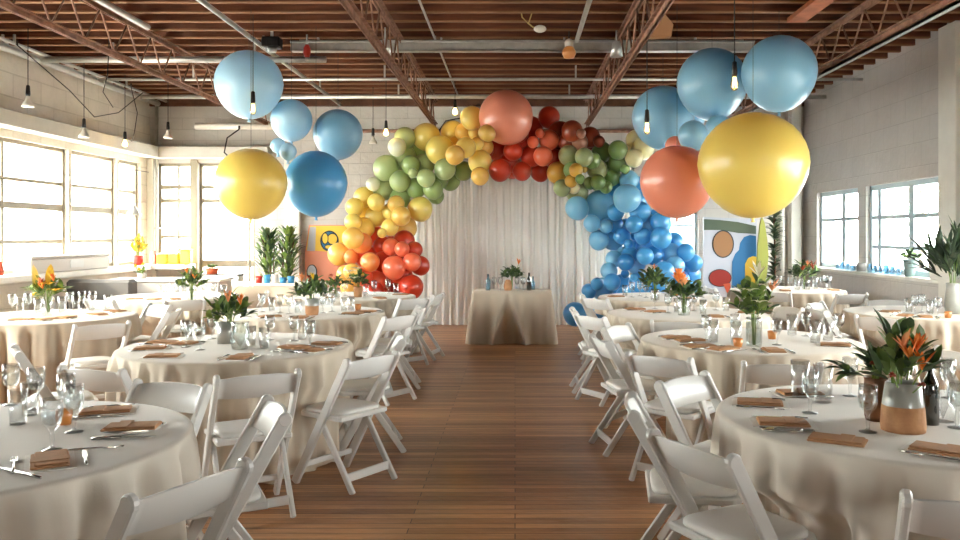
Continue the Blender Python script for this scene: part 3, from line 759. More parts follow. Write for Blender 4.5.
# ------------------------------------------------------------------ vases and flowers
def vase(prof, m, p, lab, cat='vase', name='flower_vase', mis=None, n=24, rz=0):
    b = B(); b.lathe(prof, n, mis=mis); o = b.build(name, m, loc=p); tag(o, lab, cat); return o
def bouquet(p, lab, hgt, spread, nl, L, W, leafm, flowers, seed, up=.9, droop=.35, name='flower_arrangement', cat='flowers', stem=.12):
    """p: mouth of the vase. leaves fan out, flowers are (dx,dy,dz,kind,material,size)"""
    rnd = random.Random(seed); r = thing(name, p); tag(r, lab, cat)
    b = B(); mats = [leafm] if isinstance(leafm, str) else list(leafm)
    spikes = up >= 1.0
    ns = max(5, nl//4)
    for i in range(ns):
        a = 2*PI*(i*.618+rnd.uniform(-.05, .05)); t = math.sqrt((i+.5)/ns)
        tip = Vector((math.cos(a)*spread*t, math.sin(a)*spread*t, hgt*(1.12-.75*t*t)*rnd.uniform(.75, 1.2)))
        k = 2*nl//ns
        for j in range(k):
            q = .35+.65*(j+rnd.random())/k
            base = Vector((tip.x*q, tip.y*q, tip.z*q**.8))
            ang = rnd.uniform(0, 2*PI); dr = tip.normalized()*(.9 if not spikes else 1.6)+Vector((math.cos(ang), math.sin(ang), rnd.uniform(-.1, .9)))*.9
            b.leaf(base, dr, L*rnd.uniform(.45, .85), W*rnd.uniform(.7, 1.25), droop*rnd.uniform(.2, 1.2), rnd.randrange(len(mats)), 4, rnd.uniform(.05, .3))
    b.build('foliage', mats, r)
    b = B()
    for i in range(7):
        a = rnd.uniform(0, 2*PI); q = spread*.35*rnd.random()
        b.tube([(0.25*q*math.cos(a), .25*q*math.sin(a), -stem), (q*.5*math.cos(a), q*.5*math.sin(a), hgt*.2), (q*math.cos(a), q*math.sin(a), hgt*.6)], .0035, 5)
    b.build('stem', 'leaf_l', r)
    for (dx, dy, dz, kind, m, sz) in flowers:
        f = B(); c = Vector((dx, dy-.05, dz*1.1+.03))
        if kind == 'bird':           # pointed upright bracts
            for k in range(6):
                a = rnd.uniform(-.7, .7); e = rnd.uniform(-.4, .4)
                f.leaf(c, (math.sin(a), e, math.cos(a)), sz*rnd.uniform(.7, 1.1), sz*.22, .05, 0, 4, .25)
        elif kind == 'lily':
            for k in range(6):
                a = 2*PI*k/6+rnd.random(); f.leaf(c, (math.cos(a), math.sin(a), .7), sz, sz*.42, .45, 0, 4)
        elif kind == 'protea':
            for ring in range(3):
                for k in range(9):
                    a = 2*PI*k/9+ring*.35; f.leaf(c, (math.cos(a)*(.25+.3*ring), math.sin(a)*(.25+.3*ring), 1), sz*(1.1-.15*ring), sz*.3, .02, 0, 3)
        else:                         # round bloom
            for k in range(26):
                u = rnd.uniform(-.3, 1); a = rnd.uniform(0, 2*PI); q = math.sqrt(max(0, 1-u*u))
                f.leaf(c, (q*math.cos(a), q*math.sin(a), u), sz*.6, sz*.4, .1, 0, 3)
        f.tube([c-Vector((dx*.5, dy*.5, dz*.5+stem*.3)), c], .003, 5, mi=1)
        f.build('flower', [m, 'leaf_l'], r)
    return r
def on(key, px, py):
    p = flat(px, py); return p
# front right: grey and clay pot, brown pot, carafe, dark bottle
p = flat(903, 430); vase([(.082, 0), (.084, .02), (.08, .09), (.078, .1), (.066, .185), (.06, .19), (.058, .18), (.07, .1), (.07, .02), (.001, .015)], ['clay', 'glaze'], p, 'two-tone grey and clay pot holding the large bouquet on the front right table', mis=[0, 0, 0, 1, 1, 1, 1, 1, 1])
bouquet(p+Vector((-.02, .0, .17)), 'large bouquet of dark leaves and orange blooms in the two-tone clay pot', .19, .16, 46, .16, .045, ['leaf_d', 'leaf'],
        [(.0, -.05, .08, 'bird', 'orange', .1), (.03, -.04, .11, 'bird', 'orange', .1), (-.02, -.04, .12, 'bird', 'peach', .09), (.04, -.06, .05, 'bird', 'orange', .09), (-.07, -.05, .03, 'round', 'redp', .03), (.03, -.08, .0, 'round', 'redp', .03)], 3, up=1.0, droop=.25)
p = flat(876, 420); vase([(.04, 0), (.046, .02), (.05, .1), (.046, .17), (.05, .18), (.044, .178), (.042, .1), (.001, .02)], ['brownpot'], p, 'slim brown stoneware pot left of the two-tone pot on the front right table')
bouquet(p+Vector((0, 0, .16)), 'sprawling green leaves in the slim brown pot on the front right table', .12, .15, 22, .16, .04, ['leaf', 'leaf_d'], [(-.05, -.03, .05, 'round', 'redp', .03)], 5, up=.75, droop=.5)
p = flat(930, 424); vase([(.034, 0), (.035, .15), (.03, .17), (.013, .21), (.013, .26), (.001, .26)], 'bottle', p, 'dark green glass bottle behind the two-tone pot', 'bottle', 'wine_bottle')
p = flat(943, 421); vase([(.045, 0), (.05, .05), (.05, .13), (.035, .2), (.038, .25), (.034, .25), (.031, .2), (.045, .12), (.001, .01)], 'glass', p, 'tall clear glass carafe right of the two-tone pot', 'carafe', 'glass_carafe')
# second left
p = flat(226, 343); vase([(.06, 0), (.062, .15), (.058, .15), (.055, .02), (.001, .015)], 'silver', p, 'silver cylinder pot on the second table left of the aisle')
bouquet(p+Vector((.03, 0, .14)), 'green leafy bouquet with orange tips in the silver cylinder pot', .17, .17, 60, .15, .04, ['leaf', 'leaf_d', 'leaf_l'], [(.02, -.05, .12, 'bird', 'peach', .1), (-.03, -.03, .17, 'lily', 'whitep', .06), (.1, -.03, .1, 'bird', 'orange', .09)], 11)
p = flat(240, 349); vase([(.05, 0), (.062, .04), (.066, .1), (.055, .16), (.06, .185), (.056, .185), (.05, .16), (.06, .1), (.001, .012)], 'vglass', p, 'clear glass pitcher right of the silver cylinder pot', 'pitcher', 'glass_pitcher')
# third left
p = flat(312, 315); vase([(.055, 0), (.062, .02), (.064, .09), (.064, .16), (.058, .16), (.055, .02), (.001, .015)], ['clay', 'glaze'], p, 'two-tone clay pot on the third table left of the aisle', mis=[0, 0, 1, 1, 1, 1])
bouquet(p+Vector((0, 0, .15)), 'spiky green bouquet in the two-tone pot left of the aisle', .17, .2, 60, .17, .035, ['leaf_d', 'leaf'], [(-.08, -.03, .13, 'bird', 'peach', .1), (.03, -.03, .15, 'bird', 'yellowp', .09)], 12)
# farthest left
p = flat(358, 297); vase([(.05, 0), (.055, .1), (.05, .13), (.046, .13), (.001, .01)], 'clay', p, 'clay pot on the farthest table left of the aisle')
bouquet(p+Vector((0, 0, .12)), 'white and green bouquet before the coral balloons at the arch foot', .17, .16, 40, .13, .05, ['leaf', 'leaf_d'], [(-.08, -.08, .15, 'lily', 'whitep', .12), (.02, -.08, .18, 'lily', 'whitep', .12), (-.02, -.1, .08, 'lily', 'whitep', .1), (.08, -.05, .12, 'round', 'yellowp', .05)], 13)
p = flat(336, 297.5); vase([(.05, 0), (.055, .1), (.05, .12), (.046, .12), (.001, .01)], 'vglass', p, 'short glass vase left of the clay pot on the farthest left aisle table')
bouquet(p+Vector((0, 0, .1)), 'low leafy posy left of the white and green bouquet', .13, .15, 34, .12, .045, ['leaf_d', 'leaf'], [(-.04, -.05, .13, 'round', 'redp', .06)], 14)
# left window table
p = flat(48, 316); vase([(.045, 0), (.06, .05), (.06, .13), (.05, .18), (.046, .18), (.001, .01)], 'vglass', p, 'clear glass vase on the table by the left windows')
r = bouquet(p+Vector((0, 0, .16)), 'bright yellow tropical bouquet with two broad pale leaves by the left windows', .17, .18, 50, .15, .045, ['leaf', 'leaf_l'],
        [(.05, -.03, .1, 'lily', 'yellowp', .1), (.12, -.04, .05, 'lily', 'yellowp', .1), (-.02, -.05, .1, 'bird', 'redp', .09), (.02, -.06, .06, 'bird', 'orange', .1), (-.08, -.03, .02, 'round', 'yellowp', .05), (.08, .0, .13, 'bird', 'orange', .1)], 15)
b = B(); b.leaf((-.1, 0, 0), (-.12, 0, 1), .34, .13, .02, 0, 8, .05); b.leaf((-.0, .04, .08), (.02, 0, 1), .26, .16, .02, 1, 8, .05); b.build('broad_leaf', [mat('pale_leaf', (216, 206, 130), .6, col2=(232, 214, 170), scale=10), 'yellowp'], r)
# rear left
p = flat(192, 300); vase([(.05, 0), (.055, .1), (.048, .13), (.044, .13), (.001, .01)], 'vglass', p, 'glass vase on the rear table by the left windows')
bouquet(p+Vector((0, 0, .12)), 'green bouquet with orange specks on the rear table by the left windows', .2, .18, 60, .14, .05, ['leaf', 'leaf_l', 'leaf_d'], [(.0, -.1, .16, 'bird', 'orange', .09), (.08, -.08, .1, 'bird', 'orange', .08)], 16)
# second right
p = flat(754, 346); vase([(.05, 0), (.055, .03), (.055, .18), (.052, .2), (.048, .2), (.05, .03), (.001, .012)], 'vglass', p, 'tall clear vase with stems on the second table right of the aisle')
bouquet(p+Vector((0, 0, .17)), 'tall bouquet of cream lilies and leaves in the tall clear vase', .25, .15, 60, .16, .05, ['leaf', 'leaf_d', 'leaf_l'], [(0, -.05, .26, 'bird', 'whitep', .12), (-.06, -.06, .17, 'lily', 'whitep', .09), (.05, -.06, .2, 'lily', 'whitep', .08), (.1, -.03, .17, 'bird', 'peach', .1), (0, -.08, .1, 'lily', 'whitep', .08)], 17, stem=.16)
# third right
p = flat(684, 315); vase([(.055, 0), (.062, .05), (.062, .15), (.055, .16), (.05, .15), (.001, .012)], 'vglass', p, 'clear square-shouldered vase on the third table right of the aisle')
bouquet(p+Vector((0, 0, .14)), 'dark leafy bouquet with an orange protea on the third table right', .15, .22, 70, .16, .055, ['leaf_d', 'leaf_d', 'leaf'], [(-.07, -.05, .13, 'protea', 'orange', .14), (-.03, -.06, .1, 'protea', 'peach', .12), (-.1, -.05, .02, 'round', 'orange', .05)], 18)
p = flat(655, 300); vase([(.05, 0), (.055, .1), (.05, .13), (.046, .13), (.001, .01)], 'vglass', p, 'glass vase on the farthest table right of the aisle')
bouquet(p+Vector((0, 0, .12)), 'green leafy bouquet before the blue balloons on the farthest right aisle table', .2, .2, 60, .17, .05, ['leaf', 'leaf_d'], [(-.03, -.06, .2, 'bird', 'peach', .08)], 19)
# rear right
p = flat(806, 289.5); vase([(.055, 0), (.06, .1), (.055, .14), (.05, .14), (.001, .01)], 'vglass', p, 'glass vase on the rear table under the right windows')
bouquet(p+Vector((-.03, 0, .13)), 'dark spiky bouquet with rust tips on the rear table under right windows', .18, .24, 60, .24, .05, ['leaf_d', 'leaf_d', 'leaf'], [(.08, -.08, .12, 'bird', 'redp', .14), (-.06, -.08, .1, 'bird', 'redp', .12), (.0, -.08, .16, 'bird', 'peach', .1)], 20)
# tall dark plant on the right wall table
p = Vector((4.3, 8.05, .76)); vase([(.07, 0), (.08, .1), (.06, .25), (.065, .3), (.06, .3), (.001, .02)], 'glaze', p, 'pale ceramic vase under the tall dark plant at the right edge')
bouquet(p+Vector((0, 0, .27)), 'tall dark spiky plant on the table by the right wall', .4, .3, 90, .5, .042, ['leaf_k', 'leaf_k', 'leaf_d'], [], 21, up=1.1, droop=.35, name='leafy_plant', cat='plant', stem=.2)
# sweetheart table
zt = .747
def sw(px, Y=11.6): return Vector(((px-VX)*Y/F, Y, zt))
vase([(.05, 0), (.062, .05), (.045, .13), (.03, .15), (.026, .145), (.001, .02)], 'clay', sw(508), 'tan clay jug on the small draped table')
bouquet(sw(512)+Vector((0, 0, .14)), 'dark leafy bouquet with one orange bloom on the small draped table', .17, .17, 60, .14, .045, ['leaf_d', 'leaf'], [(.09, -.04, .18, 'bird', 'orange', .1)], 22)
vase([(.036, 0), (.036, .14), (.016, .18), (.015, .23), (.001, .23)], 'bottle_blue', sw(488), 'pale blue glass bottle at the left end of the small draped table', 'bottle', 'water_bottle')
vase([(.034, 0), (.034, .15), (.014, .2), (.014, .25), (.001, .25)], 'bottle', sw(529), 'dark wine bottle at the right end of the small draped table', 'bottle', 'wine_bottle')
vase([(.03, 0), (.03, .1), (.013, .14), (.013, .19), (.001, .19)], 'bottle_blue', sw(533, 11.75), 'small blue bottle behind the dark wine bottle', 'bottle', 'water_bottle')
for q, px in enumerate((494, 500.5, 517, 523)):
    o = copy_tree(PROTO['goblet']); o.location = sw(px, 11.6); o.rotation_euler = (0, 0, q)
    rank(o, 'stemmed water goblet, {n} from the left on the small draped table', 'gobS', 'glass', 'water goblets')
# right sill plant, jars
def sill(px, z=1.0, X=XR-.06): Y = X*F/(px-VX); return Vector((X, Y, z))
p = sill(910); vase([(.06, 0), (.085, .22), (.075, .22), (.055, .02), (.001, .02)], mat('blue_grey_pot', (122, 142, 140), .7, noise=.1), p, 'blue-grey tapered pot on the right window sill')
bouquet(p+Vector((0, 0, .2)), 'bushy green plant in the blue-grey pot on the right sill', .1, .14, 50, .1, .06, ['leaf_d', 'leaf'], [], 23, name='leafy_plant', cat='plant')
p = sill(861); vase([(.06, 0), (.065, .12), (.058, .12), (.001, .01)], 'darkgrey', p, 'charcoal pot on the right window sill between the two windows', 'pot', 'sill_pot')
jar = None
for q, px in enumerate((838, 843, 848, 853, 871, 876, 881, 887, 893, 899)):
    if jar is None:
        b = B(); b.lathe([(.04, 0), (.045, .05), (.035, .08), (.036, .1), (.032, .1), (.001, .012)], 14); jar = b.build('glass_jar', 'bottle_blue'); o = jar
    else: o = copy_tree(jar)
    o.location = sill(px); s = .8+.5*((q*37) % 10)/10; o.scale = (s, s, s)
    rank(o, 'pale blue glass jar, {n} from the left along the right window sill', 'jar', 'jar', 'glass jars on the right sill')
p = sill(938); r = thing('framed_sign', p); r.rotation_euler = (0, D(-8), 0)
b = B(); b.box2((-.03, -.13, 0), (-.01, .13, .3)); b.build('frame', 'white_trim', r, bevel=.004)
tag(r, 'small white frame leaning on the right window sill behind the tall plant', 'frame')

# ------------------------------------------------------------------ furniture along the left wall and back
def bx(name, a, c, m, lab, cat, bev=.01):
    b = B(); b.box2(a, c); return tag(b.build(name, m, bevel=bev), lab, cat)
p0 = flat(25, 272, 1.03)
r = thing('grey_storage_box', (-6.25, 11.4, 1.03)); tag(r, 'long low grey box lying on the left window sill', 'box')
b = B(); b.box2((-.12, -1.0, 0), (.12, 1.0, .19)); b.build('body', 'greybox', r, bevel=.015)
b = B(); b.box2((-.13, -1.01, .19), (.13, 1.01, .225)); b.build('lid', 'greybox', r, bevel=.01)
b = B(); b.box2((.12, -.1, .05), (.126, .25, .16)); b.build('label_plate', 'china', r)
r = thing('charcoal_armchair', (-5.72, 11.05, 0)); tag(r, 'low charcoal upholstered seat behind the table by left windows', 'armchair')
b = B(); b.box2((-.4, .1, .12), (.5, .32, .92)); b.build('backrest', 'darkgrey', r, bevel=.04)
b = B(); b.box2((-.4, -.4, .12), (.5, .09, .45)); b.build('seat', 'darkgrey', r, bevel=.04)
b = B()
for x in (-.35, .45):
    for y in (-.35, .27): b.box2((x-.02, y-.02, 0), (x+.02, y+.02, .12))
b.build('foot', 'black', r)
r = thing('grey_counter', (-5.3, 12.3, 0)); tag(r, 'pale grey serving counter in the left rear corner', 'counter')
b = B(); b.box2((-.75, -.25, 0), (.95, .3, .84)); b.build('body', 'greybox', r, bevel=.008)
b = B(); b.box2((-.78, -.28, .84), (.98, .33, .88)); b.build('counter_top', 'white_trim', r, bevel=.008)
p = Vector(((142-VX)*12.2/F, 12.2, .88)); vase([(.06, 0), (.065, .08), (.058, .08), (.001, .01)], 'greybox', p, 'low grey pot on the serving counter in the left rear corner', 'pot', 'counter_pot')
bouquet(p+Vector((0, 0, .07)), 'small bunch of yellow blooms in the low grey pot', .08, .1, 20, .07, .04, ['leaf', 'leaf_l'], [(-.06, -.03, .08, 'round', 'yellowp', .07), (.05, -.03, .1, 'round', 'yellowp', .07), (.0, -.05, .04, 'round', 'yellowp', .06)], 24)
# window ledge at the back left corner: shelf with yellow tubs and red pot with yellow stems
trim(11, (XL, 13.75, .95), (-5.62, YB, 1.03))
for q, (px, w, h) in enumerate(((163.5, .2, .17), (175, .2, .17), (186.5, .2, .24))):
    x = (px-VX)*14.1/F; r = thing('yellow_tub', (x, 14.1, 1.03)); tag(r, ['yellow plastic tub on the rear window ledge, left of three', 'yellow plastic tub on the rear window ledge, middle of three', 'tallest yellow tub on the rear window ledge'][q], 'tub', 'yellow tubs on the ledge')
    b = B(); b.box2((-.085, -.08, 0), (.085, .08, h)); b.build('body', 'yelplastic', r, bevel=.015)
    b = B(); b.box2((-.09, -.085, h), (.09, .085, h+.02)); b.build('lid', 'card' if q < 2 else 'yelplastic', r, bevel=.005)
p = Vector(((138-VX)*13.6/F, 13.6, 1.03))
p.x = -6.25
vase([(.07, 0), (.08, .16), (.072, .16), (.06, .02), (.001, .02)], 'redplastic', p, 'red pot with yellow stems on the corner of the left sill', 'pot', 'red_pot')
bouquet(p+Vector((0, 0, .15)), 'bunch of bright yellow sprays in the red pot at the window corner', .28, .14, 70, .12, .04, ['yellowp', 'yellowp', 'leaf_l'], [], 25, up=1.3, droop=.1)
vase([(.03, 0), (.03, .14), (.013, .18), (.013, .23), (.001, .23)], 'redplastic', Vector((-6.2, 14.12, 1.03)), 'slim red bottle right of the red pot on the ledge', 'bottle', 'red_bottle')
vase([(.035, 0), (.035, .15), (.02, .2), (.02, .22), (.001, .22)], 'white_trim', Vector((-6.14, 13.88, 1.03)), 'white bottle between the red pot and the slim red bottle', 'bottle', 'white_bottle')
# small things on the left sill
for q, Y in enumerate((10.05, 9.92, 9.8)):
    m_ = ('redp', 'card', 'glass')[q]
    vase([(.04, 0), (.05, .06), (.03, .12), (.025, .17), (.001, .17)], m_, Vector((-6.38, Y+.1, 1.03)), ('small coral vase on the left window sill', 'small white jar left of the coral vase on the left sill', 'clear glass jar leftmost on the left window sill')[q], 'vase', 'sill_vase')
# drink station at the back, left of the mural
r = thing('serving_table', (-3.75, 13.3, 0)); tag(r, 'white-topped serving table at the back wall below the tall leafy plant', 'table')
b = B(); b.box2((-.85, -.28, .72), (.75, .28, .76)); b.build('tabletop', 'white_trim', r, bevel=.006)
for x in (-.8, .7):
    for y in (-.23, .23): b = B(); b.box2((x-.02, y-.02, 0), (x+.02, y+.02, .72)); b.build('leg', 'white_trim', r)
b = B(); b.box2((-.84, -.26, .15), (.74, -.25, .715)); b.build('front_panel', 'linen', r)
st = [(259, 'redplastic', .11), (267, 'bluep', .13), (275, 'white_trim', .14), (283, 'bluep', .09), (291, 'bluep', .11), (299, 'card', .1)]
nm_ = ['red cup on the serving table, leftmost in the row', 'blue cup beside the red cup on the serving table', 'white cup beside the blue cups on the serving table', 'low blue cup in the middle of the serving table', 'blue cup near the right end of the serving table', 'pale cup at the right end of the serving table']
for q, (px, m_, h) in enumerate(st): vase([(.045, 0), (.055, h), (.048, h), (.04, .015), (.001, .015)], m_, Vector(((px-VX)*13.15/F, 13.15, .76)), nm_[q], 'cup', 'paper_cup')
p = Vector(((212-VX)*13.9/F, 13.9, .0))
r = thing('side_stand', p); tag(r, 'slim dark-topped stand in front of the glass door', 'stand')
b = B(); b.box2((-.3, -.15, .84), (.5, .15, .87)); b.build('stand_top', 'darkgrey', r)
for x in (-.28, .48): b = B(); b.box2((x-.015, -.12, 0), (x+.015, .12, .84)); b.build('leg', 'silver', r)
q_ = p+Vector((0, 0, .87)); vase([(.09, 0), (.11, .1), (.1, .1), (.08, .02), (.001, .02)], mat('terracotta', (206, 92, 52), .7), q_, 'orange bowl pot on the stand by the glass door', 'pot', 'orange_pot')
bouquet(q_+Vector((0, 0, .09)), 'low green succulent in the orange bowl pot', .06, .09, 30, .07, .04, ['leaf_l', 'leaf'], [], 26, name='leafy_plant', cat='plant')
# tall leafy plant
p = Vector(((278-VX)*13.9/F, 13.9, 0)); vase([(.15, 0), (.2, .3), (.22, .5), (.2, .5), (.16, .05), (.001, .05)], 'white_trim', p, 'white floor planter behind the serving table', 'planter', 'floor_planter')
r = thing('tall_leafy_plant', p+Vector((0, 0, .45))); tag(r, 'tall bushy green plant between the glass door and the left mural', 'plant')
for q in range(2):
    rnd = random.Random(40+q); dx = (-.16, .17)[q]
    b = B()
    for k in range(3): b.tube([(dx*.3, .02*k, 0), (dx*.8+.05*(k-1), 0, .5), (dx+.1*(k-1), 0, 1.0+.08*(k % 2))], .011, 6)
    b.build('stem', 'darkwood', r)
    b = B()
    for k in range(170):
        z = rnd.uniform(.3, 1.12); a = rnd.uniform(0, 2*PI); w_ = .18*math.sin(PI*min(1, (z-.2)/1.05)); rr_ = w_*rnd.random()
        b.leaf((dx+rr_*math.cos(a), rr_*math.sin(a), z), (math.cos(a)*.8, math.sin(a)*.8, rnd.uniform(.5, 1.8)), .22, .055, .2, rnd.randrange(3))
    b.build('foliage', ['leaf', 'leaf_d', 'leaf_l'], r)
# tall slim plant by the right mural
p = Vector(((774-VX)*13.9/F, 13.9, 0)); vase([(.13, 0), (.17, .35), (.18, .45), (.165, .45), (.13, .05), (.001, .05)], 'white_trim', p, 'white floor planter beside the right mural', 'planter', 'floor_planter')
r = thing('tall_leafy_plant', p+Vector((0, 0, .4))); tag(r, 'slim dark climbing plant standing right of the painted mural panel', 'plant')
b = B(); b.tube([(0, 0, 0), (.02, 0, .6), (0, 0, 1.45)], .015, 6); b.build('stem', 'darkwood', r)
b = B(); rnd = random.Random(77)
for k in range(150):
    z = rnd.uniform(.25, 1.5); a = rnd.uniform(0, 2*PI); b.leaf((0, 0, z), (math.cos(a), math.sin(a), rnd.uniform(.2, 1.2)), .22, .07, .3, rnd.randrange(2))
b.build('foliage', ['leaf_k', 'leaf_d'], r)

# ------------------------------------------------------------------ painted mural panels
def mural(name, lab, Y, outline, shapes):
    mats = []; b = B()
    def mi(m):
        if m not in mats: mats.append(m)
        return mats.index(m)
    def P(px, py, yy=Y): return at(px, py, yy)
    b.prism([P(*q) for q in outline[0]], (0, 1, 0), .05, mi(outline[1]))
    for i, (pts, m) in enumerate(shapes):
        off = .0015*(i+1); k = (Y-off)
        b.prism([P(q[0], q[1], Y)+Vector((0, -off, 0)) for q in pts], (0, 1, 0), off+.004, mi(m))
    o = b.build(name, mats); tag(o, lab, 'mural'); return o
def ell(cx, cy, rx, ry, n=24, a0=0, a1=2*PI, rot=0):
    out = []
    for i in range(n):
        t = a0+(a1-a0)*i/(n if a1-a0 >= 2*PI-.01 else n-1); x, y = rx*math.cos(t), ry*math.sin(t)
        out.append((cx+x*math.cos(rot)-y*math.sin(rot), cy+x*math.sin(rot)+y*math.cos(rot)))
    return out
PM = lambda n, c: mat('paint_'+n, c, .7)
white, green, tan, dark, red, blue, lime = PM('white', (184, 186, 194)), PM('olive', (78, 90, 70)), PM('tan', (152, 108, 68)), PM('ink', (40, 46, 50)), PM('red', (146, 34, 20)), PM('blue', (38, 108, 156)), PM('lime', (136, 138, 56))
salmon, yell, rust_ = PM('salmon', (226, 148, 118)), PM('yellow', (236, 196, 70)), PM('rust', (200, 88, 58))
mural('abstract_mural', 'white mural panel with tan oval and red, blue and lime shapes', 13.75,
      ([(703.5, 217), (757, 219), (757, 331), (703.5, 331)], white),
      [([(704, 219), (720, 220), (738, 222), (756, 226), (756, 234), (738, 233), (720, 230), (704, 230)], green),
       (ell(723, 244, 11, 14), dark), (ell(723, 244, 9.8, 12.8), tan),
       ([(732, 290), (732, 262), (735, 254), (739, 250), (740, 243), (744, 237), (750, 235), (756, 236), (756.5, 290)], blue),
       ([(745, 290), (745, 264), (748, 258), (753, 256), (756.5, 257), (756.5, 290)], yell),
       (ell(720, 278, 11.5, 9), dark), (ell(720, 278, 10.8, 8.3), red),
       ([(723, 284), (730, 283), (731, 292), (733, 296), (729, 297)], rust_)])
mural('leaf_cutout', 'tall lime green leaf-shaped cutout at the right edge of the white mural', 13.6,
      ([(762, 216), (765, 224), (767.5, 240), (768.5, 256), (767, 275), (763, 290), (761, 331), (754, 331), (755, 290), (757, 268), (758, 244), (760, 226)], lime), [])
mural('painted_mural', 'salmon and yellow mural panel with a blue ring beside the left arch foot', 14.2,
      ([(309, 225), (352, 225), (352, 330), (305, 330), (305, 251)], salmon),
      [([(310, 226), (350, 226), (350, 248), (333, 252), (306, 250)], yell), ([(307, 251), (310, 227), (316, 227), (315, 251)], white),
       (ell(329.5, 241, 9.3, 10.5), dark), (ell(329.5, 241, 8, 9.2), blue), (ell(332.5, 239, 5.6, 6), dark), (ell(332.5, 239, 4.6, 5), yell), (ell(325, 238.5, 3.6, 6), dark), (ell(325.2, 238.5, 2.6, 5), yell), (ell(329, 247, 4.5, 2.6), dark), (ell(329, 247, 3.6, 1.8), yell),
       (ell(312, 272, 5.2, 7.5), dark), (ell(312, 272, 4.4, 6.8), white), ([(308, 275), (316.5, 275), (316.5, 290), (308, 290)], red)])

# ------------------------------------------------------------------ balloons
BC = {}
def bcol(n, c, c2=None, rough=.28):
    c = tuple(255*min(.96, ((v/255)**2.2*1.22)**(1/2.2)) for v in c); m = mat('latex_'+n, c, .33, coat=.6); m.node_tree.nodes['Principled BSDF'].inputs['Coat Roughness'].default_value = .28; nt = m.node_tree; BC[n] = m
    pb = nt.nodes['Principled BSDF']; t_ = N(nt, 'ShaderNodeBsdfTranslucent'); t_.inputs['Color'].default_value = lin(c)
    mx = N(nt, 'ShaderNodeMixShader'); mx.inputs[0].default_value = .22; o_ = [q for q in nt.nodes if q.type == 'OUTPUT_MATERIAL'][0]
    nt.links.new(pb.outputs[0], mx.inputs[1]); nt.links.new(t_.outputs[0], mx.inputs[2]); nt.links.new(mx.outputs[0], o_.inputs['Surface'])
for n, c in {'sage green': (172, 188, 132), 'deep green': (146, 168, 104), 'pearl': (222, 222, 196), 'yellow': (232, 202, 108), 'golden': (220, 182, 92), 'coral': (226, 112, 78), 'red': (192, 58, 32), 'orange': (232, 150, 84),
             'salmon': (226, 122, 92), 'terracotta': (146, 62, 34), 'mauve brown': (150, 104, 80), 'olive green': (124, 150, 88), 'dusty green': (152, 160, 112), 'ochre': (200, 156, 66), 'cream': (234, 214, 168),
             'blue': (78, 154, 202), 'light blue': (124, 182, 210), 'deep blue': (54, 130, 186), 'clear blue': (120, 170, 200), 'pale blue': (170, 206, 224), 'sky blue': (134, 182, 206), 'bright blue': (84, 164, 208), 'bright yellow': (230, 200, 104), 'coral pink': (232, 144, 116)}.items(): bcol(n, c)
bm_ = B(); prof = []
for i in range(17):
    t = PI*i/16; r_ = math.sin(t); z = -math.cos(t); z *= 1.0 if z > 0 else 1.06
    prof.append((max(1e-4, r_*(1.0 if z > 0 else 1-.06*abs(z))), z))
bm_.lathe(prof, 28)
b0 = bm_.build('balloon_source', BC['blue']); BME = b0.data; bpy.data.objects.remove(b0)
BMESH = {}
for n, m in BC.items():
    me = BME.copy(); me.materials.clear(); me.materials.append(m); BMESH[n] = me; me.name = 'balloon_'+n.replace(' ', '_')
ARCH = []
def bl(colour, zone, pts):
    for p in pts: ARCH.append([colour, zone, p[0], p[1], p[2]])
zl = "the arch's left shoulder"; zll = "the arch's left leg"; zt_ = "the arch top"; zr = "the arch's right shoulder"; zbu = "the upper right leg of the arch"; zbm = "the lower right leg of the arch"
bl('sage green', zl, [(405, 138, 10), (386, 168, 12), (400, 181, 10), (424, 164.5, 10), (426, 178, 8.5), (384, 188, 11), (413, 173, 4.5), (445, 169, 10), (403, 157, 12)])
bl('deep green', zl, [(464, 171, 9), (450.5, 181, 9), (433, 189, 9.5), (416, 188, 9.5), (400, 198, 10), (436, 196, 7.5), (419, 152, 8), (411, 165, 9), (440, 180, 8)])
bl('pearl', zl, [(397, 147, 8.5), (373, 184, 6.5)])
bl('yellow', zl, [(426.5, 137, 13), (440, 150, 13.5), (453, 133, 11.5), (472, 118, 11), (475, 132.5, 6.5), (466, 147.5, 9.5), (480, 161.5, 11), (477, 144, 6.5)])
bl('golden', zl, [(480, 176, 8.5), (455, 155, 9), (464, 132, 8.5), (485, 147, 8), (487, 133, 8), (457, 144, 8)])
bl('yellow', zll, [(420, 209, 11.5), (364, 197, 9.5), (376, 202, 8), (390.5, 212, 8), (354.5, 207, 8.5), (361, 214, 10.5), (376, 216, 10), (390, 227, 8), (382, 233, 4.5), (364, 228, 10), (353, 222, 8)])
bl('golden', zll, [(404, 228, 12), (401, 216, 9), (396, 204, 8), (353, 238, 10), (339, 254, 10.5), (345, 274, 8), (352, 272, 8), (350, 287, 9)])
bl('orange', zll, [(351, 257, 7), (362, 243, 9.5), (370, 262, 9)])
bl('coral', zll, [(366, 256, 10.5), (394, 267.5, 11), (376, 236, 9), (412, 262, 8.5), (402, 249, 7), (377, 281, 9.5), (363, 276, 9), (391, 247, 8)])
bl('red', zll, [(392, 256, 11), (404, 241, 10), (408, 254, 9.5), (420, 265.5, 9), (411, 287, 11.5), (388, 282, 11), (402, 276, 10), (383, 262, 10), (400, 291, 9.5), (383, 246, 9), (374, 292, 10), (414, 250, 8)])
bl('coral pink', zt_, [(506, 117, 25)])
bl('red', zt_, [(497, 150, 10), (500, 170, 10.5), (519.5, 160, 11.5), (549, 117, 10), (522, 144, 9), (513, 151, 9), (491, 140, 9), (531, 156, 10), (509, 163, 9), (531, 128, 11), (486, 160, 9), (522, 171, 9), (540, 172, 9), (541, 144, 9), (519, 133, 9), (485, 150, 8), (553, 158, 9)])
